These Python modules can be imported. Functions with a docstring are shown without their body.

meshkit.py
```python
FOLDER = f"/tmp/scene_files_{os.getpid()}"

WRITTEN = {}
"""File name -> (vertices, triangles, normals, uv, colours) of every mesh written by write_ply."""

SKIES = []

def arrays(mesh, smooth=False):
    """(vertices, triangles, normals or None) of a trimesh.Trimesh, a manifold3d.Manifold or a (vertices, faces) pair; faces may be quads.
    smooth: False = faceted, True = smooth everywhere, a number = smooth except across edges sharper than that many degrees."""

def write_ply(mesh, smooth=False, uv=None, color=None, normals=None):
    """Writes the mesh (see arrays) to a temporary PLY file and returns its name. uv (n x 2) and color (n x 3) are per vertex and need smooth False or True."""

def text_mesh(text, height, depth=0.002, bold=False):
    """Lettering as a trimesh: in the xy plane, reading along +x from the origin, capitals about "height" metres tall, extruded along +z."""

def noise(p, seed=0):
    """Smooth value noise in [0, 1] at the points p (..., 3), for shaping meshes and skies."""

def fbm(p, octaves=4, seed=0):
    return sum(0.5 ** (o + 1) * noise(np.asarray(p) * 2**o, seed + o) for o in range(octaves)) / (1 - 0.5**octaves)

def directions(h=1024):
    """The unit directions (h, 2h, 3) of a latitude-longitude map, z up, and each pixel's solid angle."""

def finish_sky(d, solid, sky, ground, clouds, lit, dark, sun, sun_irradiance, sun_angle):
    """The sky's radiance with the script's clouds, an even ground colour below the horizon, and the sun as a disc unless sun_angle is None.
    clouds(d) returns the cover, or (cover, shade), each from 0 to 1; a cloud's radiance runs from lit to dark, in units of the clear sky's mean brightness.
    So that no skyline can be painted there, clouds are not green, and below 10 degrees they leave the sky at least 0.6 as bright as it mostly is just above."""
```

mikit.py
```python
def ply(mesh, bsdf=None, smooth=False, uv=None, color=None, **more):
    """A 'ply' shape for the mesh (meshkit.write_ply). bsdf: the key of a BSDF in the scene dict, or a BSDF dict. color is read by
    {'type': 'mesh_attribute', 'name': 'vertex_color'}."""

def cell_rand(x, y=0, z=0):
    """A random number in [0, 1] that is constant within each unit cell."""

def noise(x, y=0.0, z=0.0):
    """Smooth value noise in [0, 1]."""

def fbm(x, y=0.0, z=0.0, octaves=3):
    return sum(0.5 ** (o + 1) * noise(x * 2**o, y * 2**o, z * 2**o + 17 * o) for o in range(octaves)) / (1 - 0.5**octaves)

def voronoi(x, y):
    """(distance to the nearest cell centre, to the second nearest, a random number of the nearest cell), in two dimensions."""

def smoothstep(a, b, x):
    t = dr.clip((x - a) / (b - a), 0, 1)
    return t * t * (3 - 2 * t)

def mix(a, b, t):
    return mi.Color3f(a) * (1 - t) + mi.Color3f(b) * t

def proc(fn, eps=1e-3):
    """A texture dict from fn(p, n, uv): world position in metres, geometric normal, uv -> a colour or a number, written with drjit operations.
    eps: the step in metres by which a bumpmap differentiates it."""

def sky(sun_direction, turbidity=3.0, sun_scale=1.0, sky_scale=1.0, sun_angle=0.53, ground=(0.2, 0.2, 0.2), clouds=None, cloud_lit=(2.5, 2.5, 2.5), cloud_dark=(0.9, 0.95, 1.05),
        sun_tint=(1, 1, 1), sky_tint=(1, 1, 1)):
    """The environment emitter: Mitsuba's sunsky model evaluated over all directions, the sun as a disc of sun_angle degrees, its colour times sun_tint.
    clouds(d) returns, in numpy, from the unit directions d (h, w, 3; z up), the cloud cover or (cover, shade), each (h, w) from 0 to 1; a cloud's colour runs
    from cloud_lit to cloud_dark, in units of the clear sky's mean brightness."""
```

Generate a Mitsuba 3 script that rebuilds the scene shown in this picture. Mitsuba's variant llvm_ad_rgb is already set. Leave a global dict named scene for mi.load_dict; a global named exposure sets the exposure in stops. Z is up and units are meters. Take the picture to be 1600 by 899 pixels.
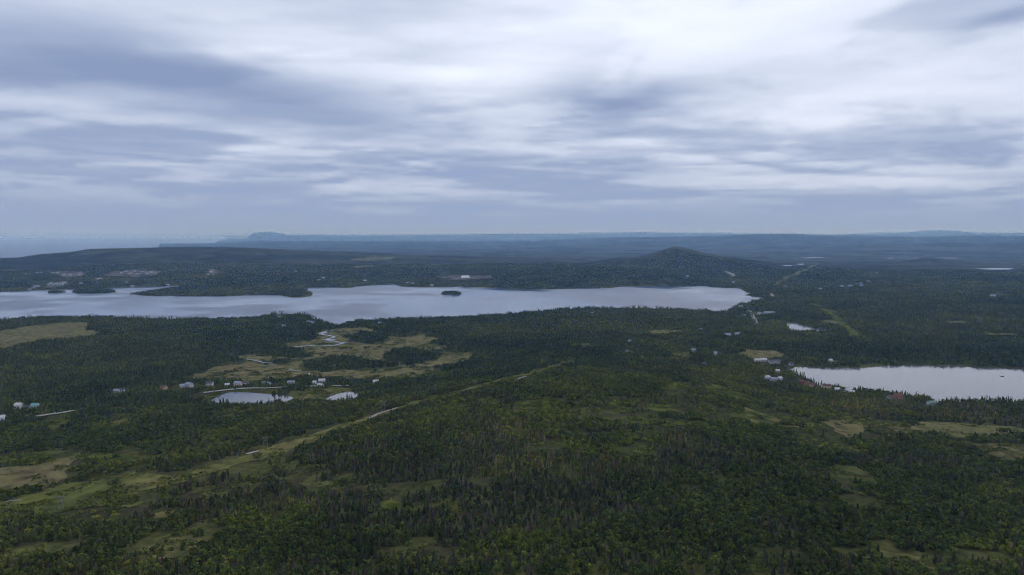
import math, random
import numpy as np
import trimesh, shapely
from shapely.geometry import Polygon, LineString, Point
from scipy.interpolate import RBFInterpolator
from scipy.ndimage import map_coordinates
from scipy.spatial import Delaunay
import drjit as dr
import mitsuba as mi
import mikit, meshkit
from mikit import ply, proc, fbm, noise, voronoi, smoothstep, mix, cell_rand

T = mi.ScalarTransform4f
scene, labels = {}, {}
rng = np.random.default_rng(7)
random.seed(7)

# ------------------------------------------------------------------ camera, sky, exposure
CAM_Z, PITCH, F = 230.0, math.atan(83.5 / 1067), 1067.0          # photo pixels are 1600 x 899
scene['camera'] = {
    'type': 'perspective', 'fov': 2 * math.degrees(math.atan(800 / F)), 'fov_axis': 'x', 'near_clip': 1.0, 'far_clip': 200000.0,
    'to_world': T().look_at(origin=[0, 0, CAM_Z], target=[0, 100 * math.cos(PITCH), CAM_Z - 100 * math.sin(PITCH)], up=[0, 0, 1]),
    'medium': {'type': 'ref', 'id': 'haze_medium'},
}
exposure = 1.5


def clouds(d):
    x, y, z = d[..., 0], d[..., 1], np.maximum(d[..., 2], 0.0)
    az, el = np.degrees(np.arctan2(x, y)), np.degrees(np.arcsin(np.clip(z, 0, 1)))
    k = 1.0 / (z + 0.10)
    P = np.stack([x * k, y * k, z * 0], -1)                                # a cloud deck overhead
    warp = meshkit.fbm(P * 0.35 + 3.1, 4, 5) - 0.5
    a = meshkit.fbm(np.stack([P[..., 0] * 0.55 + warp * 1.6, P[..., 1] * 0.9 + warp, P[..., 2]], -1), 5, 1) - 0.5
    # long flat streaks near the horizon
    b = meshkit.fbm(np.stack([np.sin(np.radians(az)) * 7 + warp * 2, np.cos(np.radians(az)) * 7, el * 0.75 + warp * 3], -1), 5, 2) - 0.5
    c = meshkit.fbm(np.stack([np.sin(np.radians(az)) * 26, np.cos(np.radians(az)) * 26, el * 2.6 + warp * 5], -1), 4, 3) - 0.5
    s = np.interp(el, [0, 1.5, 4, 7, 10, 13, 17, 25, 40, 90], [0.98, 0.92, 0.76, 0.66, 0.60, 0.50, 0.40, 0.33, 0.30, 0.30])
    s = s + 0.10 * np.clip(-az / 30, -0.7, 1) * np.clip(el / 6, 0, 1) * np.exp(-(az / 70) ** 2)
    low = np.exp(-(el / 9) ** 2)
    s = s + a * 0.42 * (1 - 0.75 * low) + b * (0.24 + 0.02 * low) * np.clip(el / 2.5, 0.12, 1) + c * (0.20 - 0.04 * low) * np.clip(el / 3, 0.1, 1) * np.exp(-(el / 16) ** 2)

    def blob(a0, e0, wa, we, tilt, amp, soft=0.9):
        da, de = az - a0 + warp * 7, el - e0 + (b * 1.6 + warp * 2.4)
        u, v = da / wa, (de - tilt * da) / we
        return amp * np.exp(-(u * u + v * v) ** soft)

    for q in CLOUD_BLOBS:
        s = s + blob(*q)
    e = meshkit.fbm(np.stack([P[..., 0] * 1.1 + warp * 3.2, P[..., 1] * 1.7 + warp * 2 + 4.0, P[..., 2]], -1), 6, 8)
    g = meshkit.fbm(np.stack([np.sin(np.radians(az)) * 11 + warp * 3, np.cos(np.radians(az)) * 11 + 5, el * 1.9 + warp * 4], -1), 5, 9)
    t = np.clip((g - 0.46) / 0.10, 0, 1)                                      # thin layered bars low in the sky
    s = s + (t * t * (3 - 2 * t) - 0.5) * 0.11 * np.exp(-((el - 5) / 3.2) ** 2)
    t = np.clip((e - 0.44) / 0.16, 0, 1)
    s = s + (t * t * (3 - 2 * t) - 0.5) * 0.19 * np.clip(el / 4, 0, 1) + (e - 0.5) * 0.34 * np.clip(el / 6, 0, 1)
    s = 0.5 + 0.5 * np.tanh((s - 0.5) * 2.0) / np.tanh(1.15)                # soft shoulders: no flat holes
    return np.ones_like(s), np.clip(s, 0, 1)


CLOUD_BLOBS = [  # azimuth, elevation, half widths, tilt, change of shade
    (-21, 10.8, 11, 2.0, -0.09, 0.44), (-13, 8.8, 8, 1.3, -0.05, 0.20), (9, 10.4, 10, 1.5, 0.05, 0.36), (13, 11.8, 8, 1.0, 0.10, 0.16),
    (-1, 12.8, 7.5, 3.8, 0.1, -0.40), (15, 16.8, 14, 2.6, 0.06, -0.14), (9, 7.2, 4.5, 0.9, 0.0, -0.28), (-20, 14.6, 11, 1.7, 0.0, -0.22),
    (25, 9.0, 9, 2.0, 0.0, -0.16), (10.5, 5.3, 3.4, 0.22, 0.01, 0.22), (8, 4.6, 3.0, 0.18, 0.0, 0.16), (25, 5.4, 5.5, 0.5, 0.0, 0.16), (28, 6.2, 9, 0.9, 0.0, 0.12),
    (-33, 13.0, 9, 4.0, 0.0, 0.16), (-12, 17.5, 9, 2.0, 0.0, 0.12), (-22, 6.6, 14, 0.35, 0.0, -0.14), (-3, 5.4, 12, 0.3, 0.0, 0.12), (36, 14.6, 3, 0.4, 0.15, 0.25),
]
scene['sky'] = mikit.sky([0.35, 0.5, 0.8], turbidity=3, sun_scale=0.15, sun_angle=25, sky_scale=1.0, clouds=clouds,
                         cloud_lit=(4.1, 4.38, 4.95), cloud_dark=(1.09, 1.43, 2.26), ground=(0.04, 0.045, 0.04))

HAZE_TOP, HAZE_LOW, HAZE_R = 455.0, -125.0, 70000.0
scene['haze_medium'] = {'type': 'homogeneous', 'albedo': {'type': 'rgb', 'value': [0.80, 0.885, 0.975]},
                        'sigma_t': {'type': 'rgb', 'value': [2.0e-5, 3.25e-5, 5.6e-5]}, 'phase': {'type': 'hg', 'g': 0.35}}
scene['clear_boundary'] = {'type': 'null'}
scene['haze'] = {'type': 'cube', 'to_world': T().translate([0, 0, (HAZE_TOP + HAZE_LOW) / 2]).scale([HAZE_R, HAZE_R, (HAZE_TOP - HAZE_LOW) / 2]),
                 'bsdf': {'type': 'ref', 'id': 'clear_boundary'}, 'interior': {'type': 'ref', 'id': 'haze_medium'}}
labels['haze'] = {'label': 'thin blue haze filling the air out to the far hills', 'category': 'haze', 'kind': 'stuff'}

# ------------------------------------------------------------------ rays and terrain
cp_, sp_ = math.cos(PITCH), math.sin(PITCH)


def ray(px, py):
    sx, sy = (np.asarray(px, float) - 800) / F, (449.5 - np.asarray(py, float)) / F
    d = np.stack([sx, cp_ + sy * sp_, -sp_ + sy * cp_], -1)
    return d / np.linalg.norm(d[..., :2], axis=-1, keepdims=True)           # unit horizontal length


def at_z(px, py, z):
    d = ray(px, py)
    t = (z - CAM_Z) / d[..., 2]
    return d[..., :2] * t[..., None]


CONTROL = [
    (-700, 899, 52), (0, 899, 60), (400, 899, 64), (800, 899, 67), (1200, 899, 65), (1600, 899, 62), (2300, 899, 52),
    (0, 800, 47), (400, 800, 54), (800, 800, 63), (1200, 800, 62), (1600, 800, 56),
    (0, 700, 36), (300, 700, 40), (420, 700, 45), (800, 700, 59), (1200, 700, 56), (1600, 700, 42),
    (0, 650, 28), (300, 650, 29), (580, 652, 46), (800, 650, 57), (1200, 650, 47), (1400, 655, 34), (1600, 655, 29),
    (30, 637, 26), (150, 620, 24), (400, 622, 22), (540, 616, 21), (640, 624, 42), (800, 620, 55), (1050, 610, 57), (1250, 618, 30), (1450, 600, 22), (1600, 600, 22),
    (740, 606, 46), (860, 582, 48), (1000, 588, 54), (1200, 596, 27), (1350, 585, 22),
    (100, 580, 19), (300, 590, 15), (600, 590, 14), (740, 560, 14), (900, 560, 30), (1050, 560, 34), (1200, 566, 24), (1400, 565, 23), (1600, 570, 23),
    (50, 540, 10), (300, 540, 10), (560, 545, 6), (720, 540, 9), (900, 535, 20), (1100, 535, 24), (1300, 530, 22), (1600, 530, 24),
    (100, 505, 6), (300, 510, 6), (530, 514, 2), (700, 510, 6), (900, 500, 13), (1100, 500, 12), (1260, 510, 16), (1450, 500, 20), (1600, 490, 22),
    (-300, 500, 3), (100, 496, 2), (300, 499, 2), (640, 499, 2), (800, 494, 2), (950, 486, 3), (1100, 487, 2), (1190, 467, 2),
    (1300, 470, 14), (1450, 460, 18), (1600, 450, 20),
    (-300, 462, 2), (0, 455, 2), (200, 449, 2), (350, 456, 4), (400, 455, 3), (600, 445, 3), (800, 451, 3), (950, 450, 3), (1100, 447, 3), (1180, 456, 4),
    (-300, 435, 14), (0, 435, 14), (200, 428, 26), (400, 430, 25), (600, 430, 22), (726, 434, 16), (850, 432, 34), (1000, 428, 40), (1150, 430, 12), (1300, 425, 18), (1500, 425, 18), (1600, 425, 18),
]
C = np.array(CONTROL, float)
cxy = at_z(C[:, 0], C[:, 1], C[:, 2])
caz, clr = np.arctan2(cxy[:, 0], cxy[:, 1]), np.log(np.hypot(cxy[:, 0], cxy[:, 1]))
far_az = np.radians([-45, -30, -15, 0, 15, 30, 45])
for r_, z_ in ((7000, -28), (9000, -42), (16000, -30), (46000, -20)):
    caz, clr, C = np.r_[caz, far_az], np.r_[clr, np.full(7, math.log(r_))], np.vstack([C, np.stack([far_az * 0, far_az * 0, far_az * 0 + z_], 1)])
rbf = RBFInterpolator(np.stack([caz, clr * 0.8], 1), C[:, 2], kernel='thin_plate_spline', smoothing=1e-3)

RIDGES = [  # distance, front and back half widths, [(photo x, photo y of the skyline)]
    (6000, 2100, 1600, [(-300, 415), (-60, 408), (0, 404), (30, 403), (60, 398), (110, 394), (140, 389.5), (200, 388), (260, 386.5), (340, 386), (400, 388), (480, 392), (540, 394), (600, 397), (680, 400), (800, 404), (900, 407), (1000, 414), (1100, 420)]),
    (9800, 1500, 1100, [(640, 398), (700, 395.5), (800, 393.5), (860, 392), (900, 395), (960, 399)]),
    (12500, 2200, 1500, [(1180, 391), (1260, 386), (1330, 382.5), (1400, 381), (1480, 379), (1540, 380), (1600, 378.5), (1760, 378)]),
    (5000, 1100, 900, [(700, 440), (800, 427), (860, 418), (900, 413), (960, 404.5), (985, 403), (998, 401.5), (1010, 398.5), (1025, 394.5), (1040, 389.8), (1052, 385.5), (1062, 385.3), (1073, 388.5), (1090, 393), (1110, 397.5), (1132, 401.5), (1160, 405), (1200, 410), (1230, 418), (1300, 430)]),
    (6700, 500, 500, [(1380, 414), (1415, 408), (1440, 403), (1452, 402), (1470, 404), (1500, 408), (1560, 412)]),
    (17000, 4500, 2500, [(860, 392), (930, 380), (980, 372), (1030, 370), (1100, 369), (1150, 367.5), (1190, 365.5), (1240, 365.5), (1290, 367.5), (1360, 369), (1440, 370), (1520, 368), (1600, 369), (1800, 366), (2000, 366)]),
    (18000, 5000, 2500, [(236, 400), (252, 388), (258, 382.5), (264, 382.5), (276, 386), (300, 385), (330, 381.5), (400, 377.5), (480, 376.5), (560, 377), (640, 376.5), (740, 377), (800, 376), (880, 374), (960, 371), (1100, 370), (1300, 372), (1700, 372)]),
    (31000, 3500, 2500, [(376, 380), (383, 374.5), (390, 367.5), (397, 364), (410, 363), (420, 362.3), (432, 364), (450, 367), (480, 367.5), (560, 368), (640, 367.5), (720, 366.5), (800, 365.5), (900, 365.5), (1000, 366.5), (1150, 367), (1600, 368)]),
    (33000, 4000, 3500, [(800, 368), (880, 365.5), (960, 363.8), (1000, 362.8), (1040, 363.8), (1120, 364.2), (1160, 365.2), (1300, 367), (1370, 364.5), (1420, 363), (1450, 360.5), (1470, 360), (1500, 361.5), (1520, 363.5), (1580, 364), (1700, 364)]),
]


def profile(px, py, r):
    d = ray(px, py)
    return np.arctan2(d[:, 0], d[:, 1]), CAM_Z + r * d[:, 2]


SEA = -60.0


def base_height(x, y):
    r = np.hypot(x, y)
    az = np.arctan2(x, y)
    a, l = np.clip(az, -0.74, 0.74), np.clip(np.log(np.maximum(r, 1)), math.log(300), math.log(39000))
    h = rbf(np.stack([a.ravel(), l.ravel() * 0.8], 1)).reshape(x.shape)
    P = np.stack([x, y, x * 0], -1)
    n1 = meshkit.fbm(P / 170.0, 3, 11) - 0.5
    n2 = meshkit.fbm(P / 900.0, 4, 12) - 0.5
    h = h + n1 * 5 * np.clip(r / 900, 0.5, 1) + n2 * 26 * np.clip((r - 3200) / 3000, 0, 1)
    # the coast: far out on the left the land drops to the sea
    coast = np.interp(az, np.radians([-60, -37, -30, -27.7, -27.2, -23.5, -22.9]), [6700, 6700, 8200, 9300, 20500, 20500, 35000])
    coast2 = np.where(az > math.radians(-22.6), 1e9, coast) * (1 + 0.10 * (meshkit.fbm(P / 1500.0, 4, 14) - 0.5))
    for i, (r0, wf, wb, pr) in enumerate(RIDGES):
        pr = np.array(pr, float)
        pa, pz = profile(pr[:, 0], pr[:, 1], r0)
        zc = np.interp(az, pa, pz, left=pz[0], right=pz[-1])
        fade = np.clip((az - pa[0] + 0.02) / 0.02, 0, 1) if pr[0, 0] > 0 else 1
        fade = fade * (np.clip((pa[-1] + 0.02 - az) / 0.02, 0, 1) if pr[-1, 0] < 1650 else 1)
        u = r - r0
        s = np.where(u < 0, np.exp(-(np.abs(u) / wf) ** 2 * 1.6), np.exp(-(np.abs(u) / wb) ** 2 * 1.6))
        s = s * (1 + (1 - s) * n2 * 1.2)
        bump = (zc + 30) * s * fade
        h = np.maximum(h, -30 + bump + (meshkit.fbm(P / (r0 * 0.05), 3, 20 + i) - 0.5) * 7 * (1 - s) * s * 4)
    drop = np.clip((r - coast2) / (0.02 * r + 60), 0, 1)
    keep = (az > math.radians(-22.95)) & (r > 26500) & (r < 35000)
    drop = np.where(keep, 0, drop)
    return h * (1 - drop) + (SEA - 45) * drop


def pts(s):
    return np.array([tuple(map(float, q.split(','))) for q in s.split()])


def plane_poly(s, z):
    q = pts(s)
    return Polygon(at_z(q[:, 0], q[:, 1], z)).buffer(0)


LAKE = plane_poly('-420,462 -200,457 0,455 45,454.5 60,453.2 110,453 150,451 185,449.5 215,448.7 250,448 285,446.2 271,450.5 240,455 205,457.8 210,460.3 225,462.7 350,463.5 400,461.5 440,462.3 450,464.6 470,465.4 486,463 489,459 484,455 475,453 475,450.3 '
                  '510,449.6 550,450 557,447.7 590,445.7 605,444.2 617,443.8 625,448.2 660,449.3 700,449.2 720,448.2 760,449.7 800,452 840,452.7 900,451.6 955,450.6 965,448.6 1010,447.6 1040,446.1 1050,448.1 1080,448.2 1098,446.9 1120,449.6 '
                  '1155,451 1163,455 1172,458.6 1163,461.5 1175,463.7 1197,466.6 1175,471.5 1155,476 1142,484 1130,489 1100,486 1040,483 1000,482 900,482 860,486 800,492 720,497 640,499 560,502.5 540,505 532,511 524,510 500,502 492,497 470,492 440,490 422,491 408,497 330,500 280,500 140,495.5 60,497 0,501 -200,506 -420,512', 0.0)
ISLES = [plane_poly('75,457 80,456 88,455.6 95,456.3 96,457.2 90,458.2 78,458.2', 0.0), plane_poly('113,456.5 120,454.8 140,454 160,453.8 172,454.5 178,456 172,458 150,459.2 125,459', 0.0),
         plane_poly('689,459.5 695,457.5 705,456.6 715,457.5 720,459.5 714,461 697,461.2', 0.0)]
for i_ in ISLES:
    LAKE = LAKE.difference(i_)
PONDS = [  # label words, level, polygon
    ('lake_by_cottages', 22.0, plane_poly('1228,577 1236,575 1245,573.5 1300,574.3 1340,575.5 1370,573.4 1400,570.7 1450,571.3 1500,573.2 1560,575.2 1600,577.2 1760,584 1760,628 1640,628 1600,628 1540,627 1480,629 1464,633 1450,621 1430,620 1410,618 1390,614 1330,609 1300,605 1278,602 1262,592 1245,585', 22.0)),
    ('small_pond', 22.0, plane_poly('330,626 342,619 352,615 365,612.5 400,614.2 420,616 448,618 467,623 459,626 430,629 400,632.5 365,633.5 342,630', 22.0)),
    ('smaller_pond', 21.0, plane_poly('508,625 516,619 527,615.5 538,612.5 546,611.4 556,613.5 561,617.5 552,624 530,627', 21.0)),
    ('narrow_pond', 16.0, plane_poly('1224,503.2 1235,503.5 1250,506.8 1270,511.5 1298,514.8 1290,519 1262,519 1245,520 1232,514', 16.0)),
    ('distant_pond', -8.0, plane_poly('1502,421 1520,420 1560,419 1586,419.6 1570,421.8 1545,423.8 1525,422.6', -8.0)),
    ('distant_pond', -10.0, plane_poly('1199,414.8 1238,414.3 1236,416.6 1222,417 1204,416', -10.0)),
    ('distant_pond', -12.0, plane_poly('1245,412.6 1257,412.3 1256,414.3 1248,414', -12.0)),
    ('distant_pond', -28.0, plane_poly('1250,402.6 1288,402 1286,403.2 1256,403.6', -28.0)),
    ('distant_pond', -28.0, plane_poly('1385,403.4 1397,403.2 1396,405 1387,405', -28.0)),
    ('distant_pond', -28.0, plane_poly('1424,403.2 1438,402.8 1436,404.6 1428,404.6', -28.0)),
    ('distant_pond', -28.0, plane_poly('1458,402.4 1496,402.8 1494,404.4 1464,404', -28.0)),
    ('distant_pond', -30.0, plane_poly('778,381.2 836,380.6 834,382.4 790,382.6', -30.0)),
]


def carve(h, x, y, poly, level, shore):
    a, b, c, d = poly.bounds
    m = (x > a - shore) & (x < c + shore) & (y > b - shore) & (y < d + shore)
    if not m.any():
        return h
    p = shapely.points(x[m], y[m])
    shapely.prepare(poly)
    inside = shapely.contains(poly, p)
    dist = shapely.distance(shapely.boundary(poly), p)
    hm = h[m]
    land = level + 0.6 + np.maximum(hm - level, 0) * np.clip(dist / shore, 0, 1) ** 1.2
    land = np.where(hm < level, np.where(dist < shore, level + 0.6 + (hm - level) * np.clip(dist / shore - 0.3, 0, 1), hm), land)
    h[m] = np.where(inside, level - 1.2 - np.minimum(dist * 0.05, 3), np.where(dist < shore, land, hm))
    return h


NA, NR, R0, R1 = 661, 720, 150.0, 62000.0
AZ = np.radians(np.linspace(-66, 66, NA))
RR = np.exp(np.linspace(math.log(R0), math.log(R1), NR))
GA, GR = np.meshgrid(AZ, RR, indexing='ij')
GX, GY = GR * np.sin(GA), GR * np.cos(GA)
small = np.s_[::4, ::4]
GH = base_height(GX, GY)
GH = carve(GH, GX, GY, LAKE, 0.0, 90.0)
for i_ in ISLES:
    m = shapely.contains_xy(i_.buffer(6), GX, GY)
    GH[m] = 1.5
for _, lv, po in PONDS:
    GH = carve(GH, GX, GY, po, lv, 60.0 if po.centroid.y < 2500 else 160.0)


def H(x, y):
    x, y = np.asarray(x, float), np.asarray(y, float)
    i = (np.arctan2(x, y) - AZ[0]) / (AZ[1] - AZ[0])
    j = (np.log(np.maximum(np.hypot(x, y), 1)) - math.log(R0)) / math.log(RR[1] / RR[0])
    return map_coordinates(GH, [np.atleast_1d(i), np.atleast_1d(j)], order=1, mode='nearest').reshape(np.shape(x))


def hit(px, py):
    """The points where the rays of the photo's pixels meet the ground."""
    d = ray(px, py)
    r = RR[RR > 240]
    below = CAM_Z + d[:, None, 2] * r[None] < H(d[:, None, 0] * r[None], d[:, None, 1] * r[None])
    k = np.where(below.any(1), np.argmax(below, 1), len(r) - 1)
    lo, hi = r[np.maximum(k - 1, 0)], r[k]
    for _ in range(14):
        m = (lo + hi) / 2
        b = CAM_Z + d[:, 2] * m < H(d[:, 0] * m, d[:, 1] * m)
        lo, hi = np.where(b, lo, m), np.where(b, m, hi)
    return d[:, :2] * hi[:, None]


def ground_poly(s, rough=0.0):
    q = pts(s)
    p = hit(q[:, 0], q[:, 1])
    g = Polygon(p).buffer(0)
    if rough:
        g = g.segmentize(rough * 1.5)
        for_ring = lambda c: np.asarray(c.coords)[:, :2]
        out = []
        for part in getattr(g, 'geoms', [g]):
            v = for_ring(part.exterior)
            n = np.stack([meshkit.fbm(np.c_[v / (rough * 5), v[:, :1] * 0], 3, s_) - 0.5 for s_ in (31, 32)], 1)
            out.append(Polygon(v + n * rough * 7).buffer(0))
        g = shapely.union_all(out)
    return g


def ground_line(s, width):
    q = pts(s)
    p = hit(q[:, 0], q[:, 1])
    t = np.linspace(0, len(p) - 1, len(p) * 6)
    p = np.stack([np.interp(t, np.arange(len(p)), p[:, k]) for k in (0, 1)], 1)
    w = np.array([1, 2, 3, 2, 1]) / 9
    p[2:-2] = np.stack([np.convolve(p[:, k], w, 'valid') for k in (0, 1)], 1)
    return LineString(p).buffer(width / 2, cap_style='flat')


def drape(poly, step, lift, level=None):
    """A sheet over the ground (or at a water level) with the outline of poly."""
    V, Fc, n0 = [], [], 0
    for g in getattr(poly, 'geoms', [poly]):
        if g.geom_type != 'Polygon' or g.area < step * step * 0.2:
            continue
        s = g.segmentize(step)
        ring = [np.asarray(s.exterior.coords)[:-1, :2]] + [np.asarray(i.coords)[:-1, :2] for i in s.interiors]
        a, b, c, d = g.bounds
        gx, gy = np.meshgrid(np.arange(a, c, step), np.arange(b, d, step))
        gx = gx + (np.arange(gx.shape[0]) % 2)[:, None] * step * 0.5
        q = np.stack([gx.ravel(), gy.ravel()], 1)
        inner = g.buffer(-0.45 * step)
        q = q[shapely.contains_xy(inner, q[:, 0], q[:, 1])] if not inner.is_empty else q[:0]
        p = np.vstack(ring + [q])
        if len(p) < 3:
            continue
        f = Delaunay(p).simplices
        ce = p[f].mean(1)
        f = f[shapely.contains_xy(g, ce[:, 0], ce[:, 1])]
        e1, e2 = p[f[:, 1]] - p[f[:, 0]], p[f[:, 2]] - p[f[:, 0]]
        flip = e1[:, 0] * e2[:, 1] - e1[:, 1] * e2[:, 0] < 0
        f[flip] = f[flip][:, ::-1]
        z = H(p[:, 0], p[:, 1]) + lift if level is None else np.full(len(p), level)
        V.append(np.c_[p, z]); Fc.append(f + n0); n0 += len(p)
    return trimesh.Trimesh(np.vstack(V), np.vstack(Fc), process=False)


counts = {}


def numbered(name):
    n = counts.get(name, 0)
    counts[name] = n + 1
    return name if n == 0 else f'{name}_{n:03d}'


def tag(key, label, cat=None, group=None, kind=None):
    labels[key] = {'label': label}
    for k, v in (('category', cat), ('group', group), ('kind', kind)):
        if v:
            labels[key][k] = v


# ------------------------------------------------------------------ materials
def rgb(*c):
    return {'type': 'rgb', 'value': list(c)}


def two(b):
    return {'type': 'twosided', 'nested': b}


PAL = [(0.028, 0.034, 0.0175), (0.048, 0.069, 0.019), (0.098, 0.110, 0.023), (0.058, 0.049, 0.040), (0.17, 0.16, 0.155)]


def foliage(p, n, uv):
    t = uv.x * 4
    c = mi.Color3f(PAL[0])
    for i in range(1, 5):
        c = mix(c, PAL[i], dr.clip(t - (i - 1), 0, 1))
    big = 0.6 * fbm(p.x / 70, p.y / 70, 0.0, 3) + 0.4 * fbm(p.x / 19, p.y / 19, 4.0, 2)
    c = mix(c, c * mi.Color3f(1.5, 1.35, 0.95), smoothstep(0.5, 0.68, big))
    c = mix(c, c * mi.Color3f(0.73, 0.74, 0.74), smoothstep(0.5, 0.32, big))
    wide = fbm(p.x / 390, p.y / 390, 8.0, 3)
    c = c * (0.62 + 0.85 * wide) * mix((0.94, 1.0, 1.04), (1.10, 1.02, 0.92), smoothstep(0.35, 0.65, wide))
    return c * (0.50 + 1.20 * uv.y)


def floor_color(p, n, uv):
    a, b = fbm(p.x / 140, p.y / 140, 0.0, 4), fbm(p.x / 14, p.y / 14, 3.0, 3)
    c = mix((0.040, 0.046, 0.019), (0.062, 0.066, 0.025), smoothstep(0.4, 0.65, a))
    c = mix(c, (0.036, 0.033, 0.022), smoothstep(0.5, 0.7, b) * 0.7) * (0.6 + 0.8 * fbm(p.x / 4, p.y / 4, 6.0, 2))
    # far off, where single trees merge, the ground shows the forest itself
    r = dr.sqrt(p.x * p.x + p.y * p.y)
    f1, f2 = fbm(p.x / 420, p.y / 420, 1.0, 5), fbm(p.x / 60, p.y / 60, 5.0, 3)
    far = mix((0.017, 0.023, 0.014), (0.034, 0.039, 0.021), smoothstep(0.35, 0.65, f1))
    far = far * (0.65 + 0.75 * f2)
    far = mix(far, (0.055, 0.062, 0.035), smoothstep(0.70, 0.80, fbm(p.x / 260 + 7, p.y / 260, 2.0, 4)) * 0.6)
    return mix(c, far, smoothstep(2800, 4600, r))


def wet_meadow(a, b, d):
    def fn(p, n, uv):
        x, y = fbm(p.x / 45, p.y / 45, 1.0, 4), fbm(p.x / 7, p.y / 7, 4.0, 3)
        c = mix(a, b, smoothstep(0.35, 0.65, x))
        c = mix(c, d, smoothstep(0.52, 0.70, fbm(p.x / 22 + 9, p.y / 22, 2.0, 4)) * 0.8)
        c = mix(c, c * mi.Color3f(0.55, 0.62, 0.6), smoothstep(0.55, 0.75, fbm(p.x / 11 + 3, p.y / 11, 9.0, 3)))
        return c * (0.55 + 0.9 * y)
    return fn


def gravel_color(p, n, uv):
    return mi.Color3f(0.23, 0.225, 0.21) * (0.75 + 0.5 * fbm(p.x / 3, p.y / 3, 0.0, 3))


def clearing_color(p, n, uv):
    return mix((0.12, 0.105, 0.10), (0.035, 0.042, 0.028), smoothstep(0.42, 0.6, fbm(p.x / 28, p.y / 28, 0.0, 3)))


def wind(p, n, uv):
    x = 0.6 * fbm(p.x / 150 + 0.5 * fbm(p.x / 100, p.y / 100, 1.0, 2), p.y / 105, 0.0, 4) + 0.4 * fbm(p.x / 600, p.y / 330, 5.0, 3)
    return 0.05 + 0.40 * smoothstep(0.36, 0.64, x)


def ripple(p, n, uv):
    return 0.25 * fbm(p.x / 9, p.y / 6, 0.0, 3)


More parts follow.
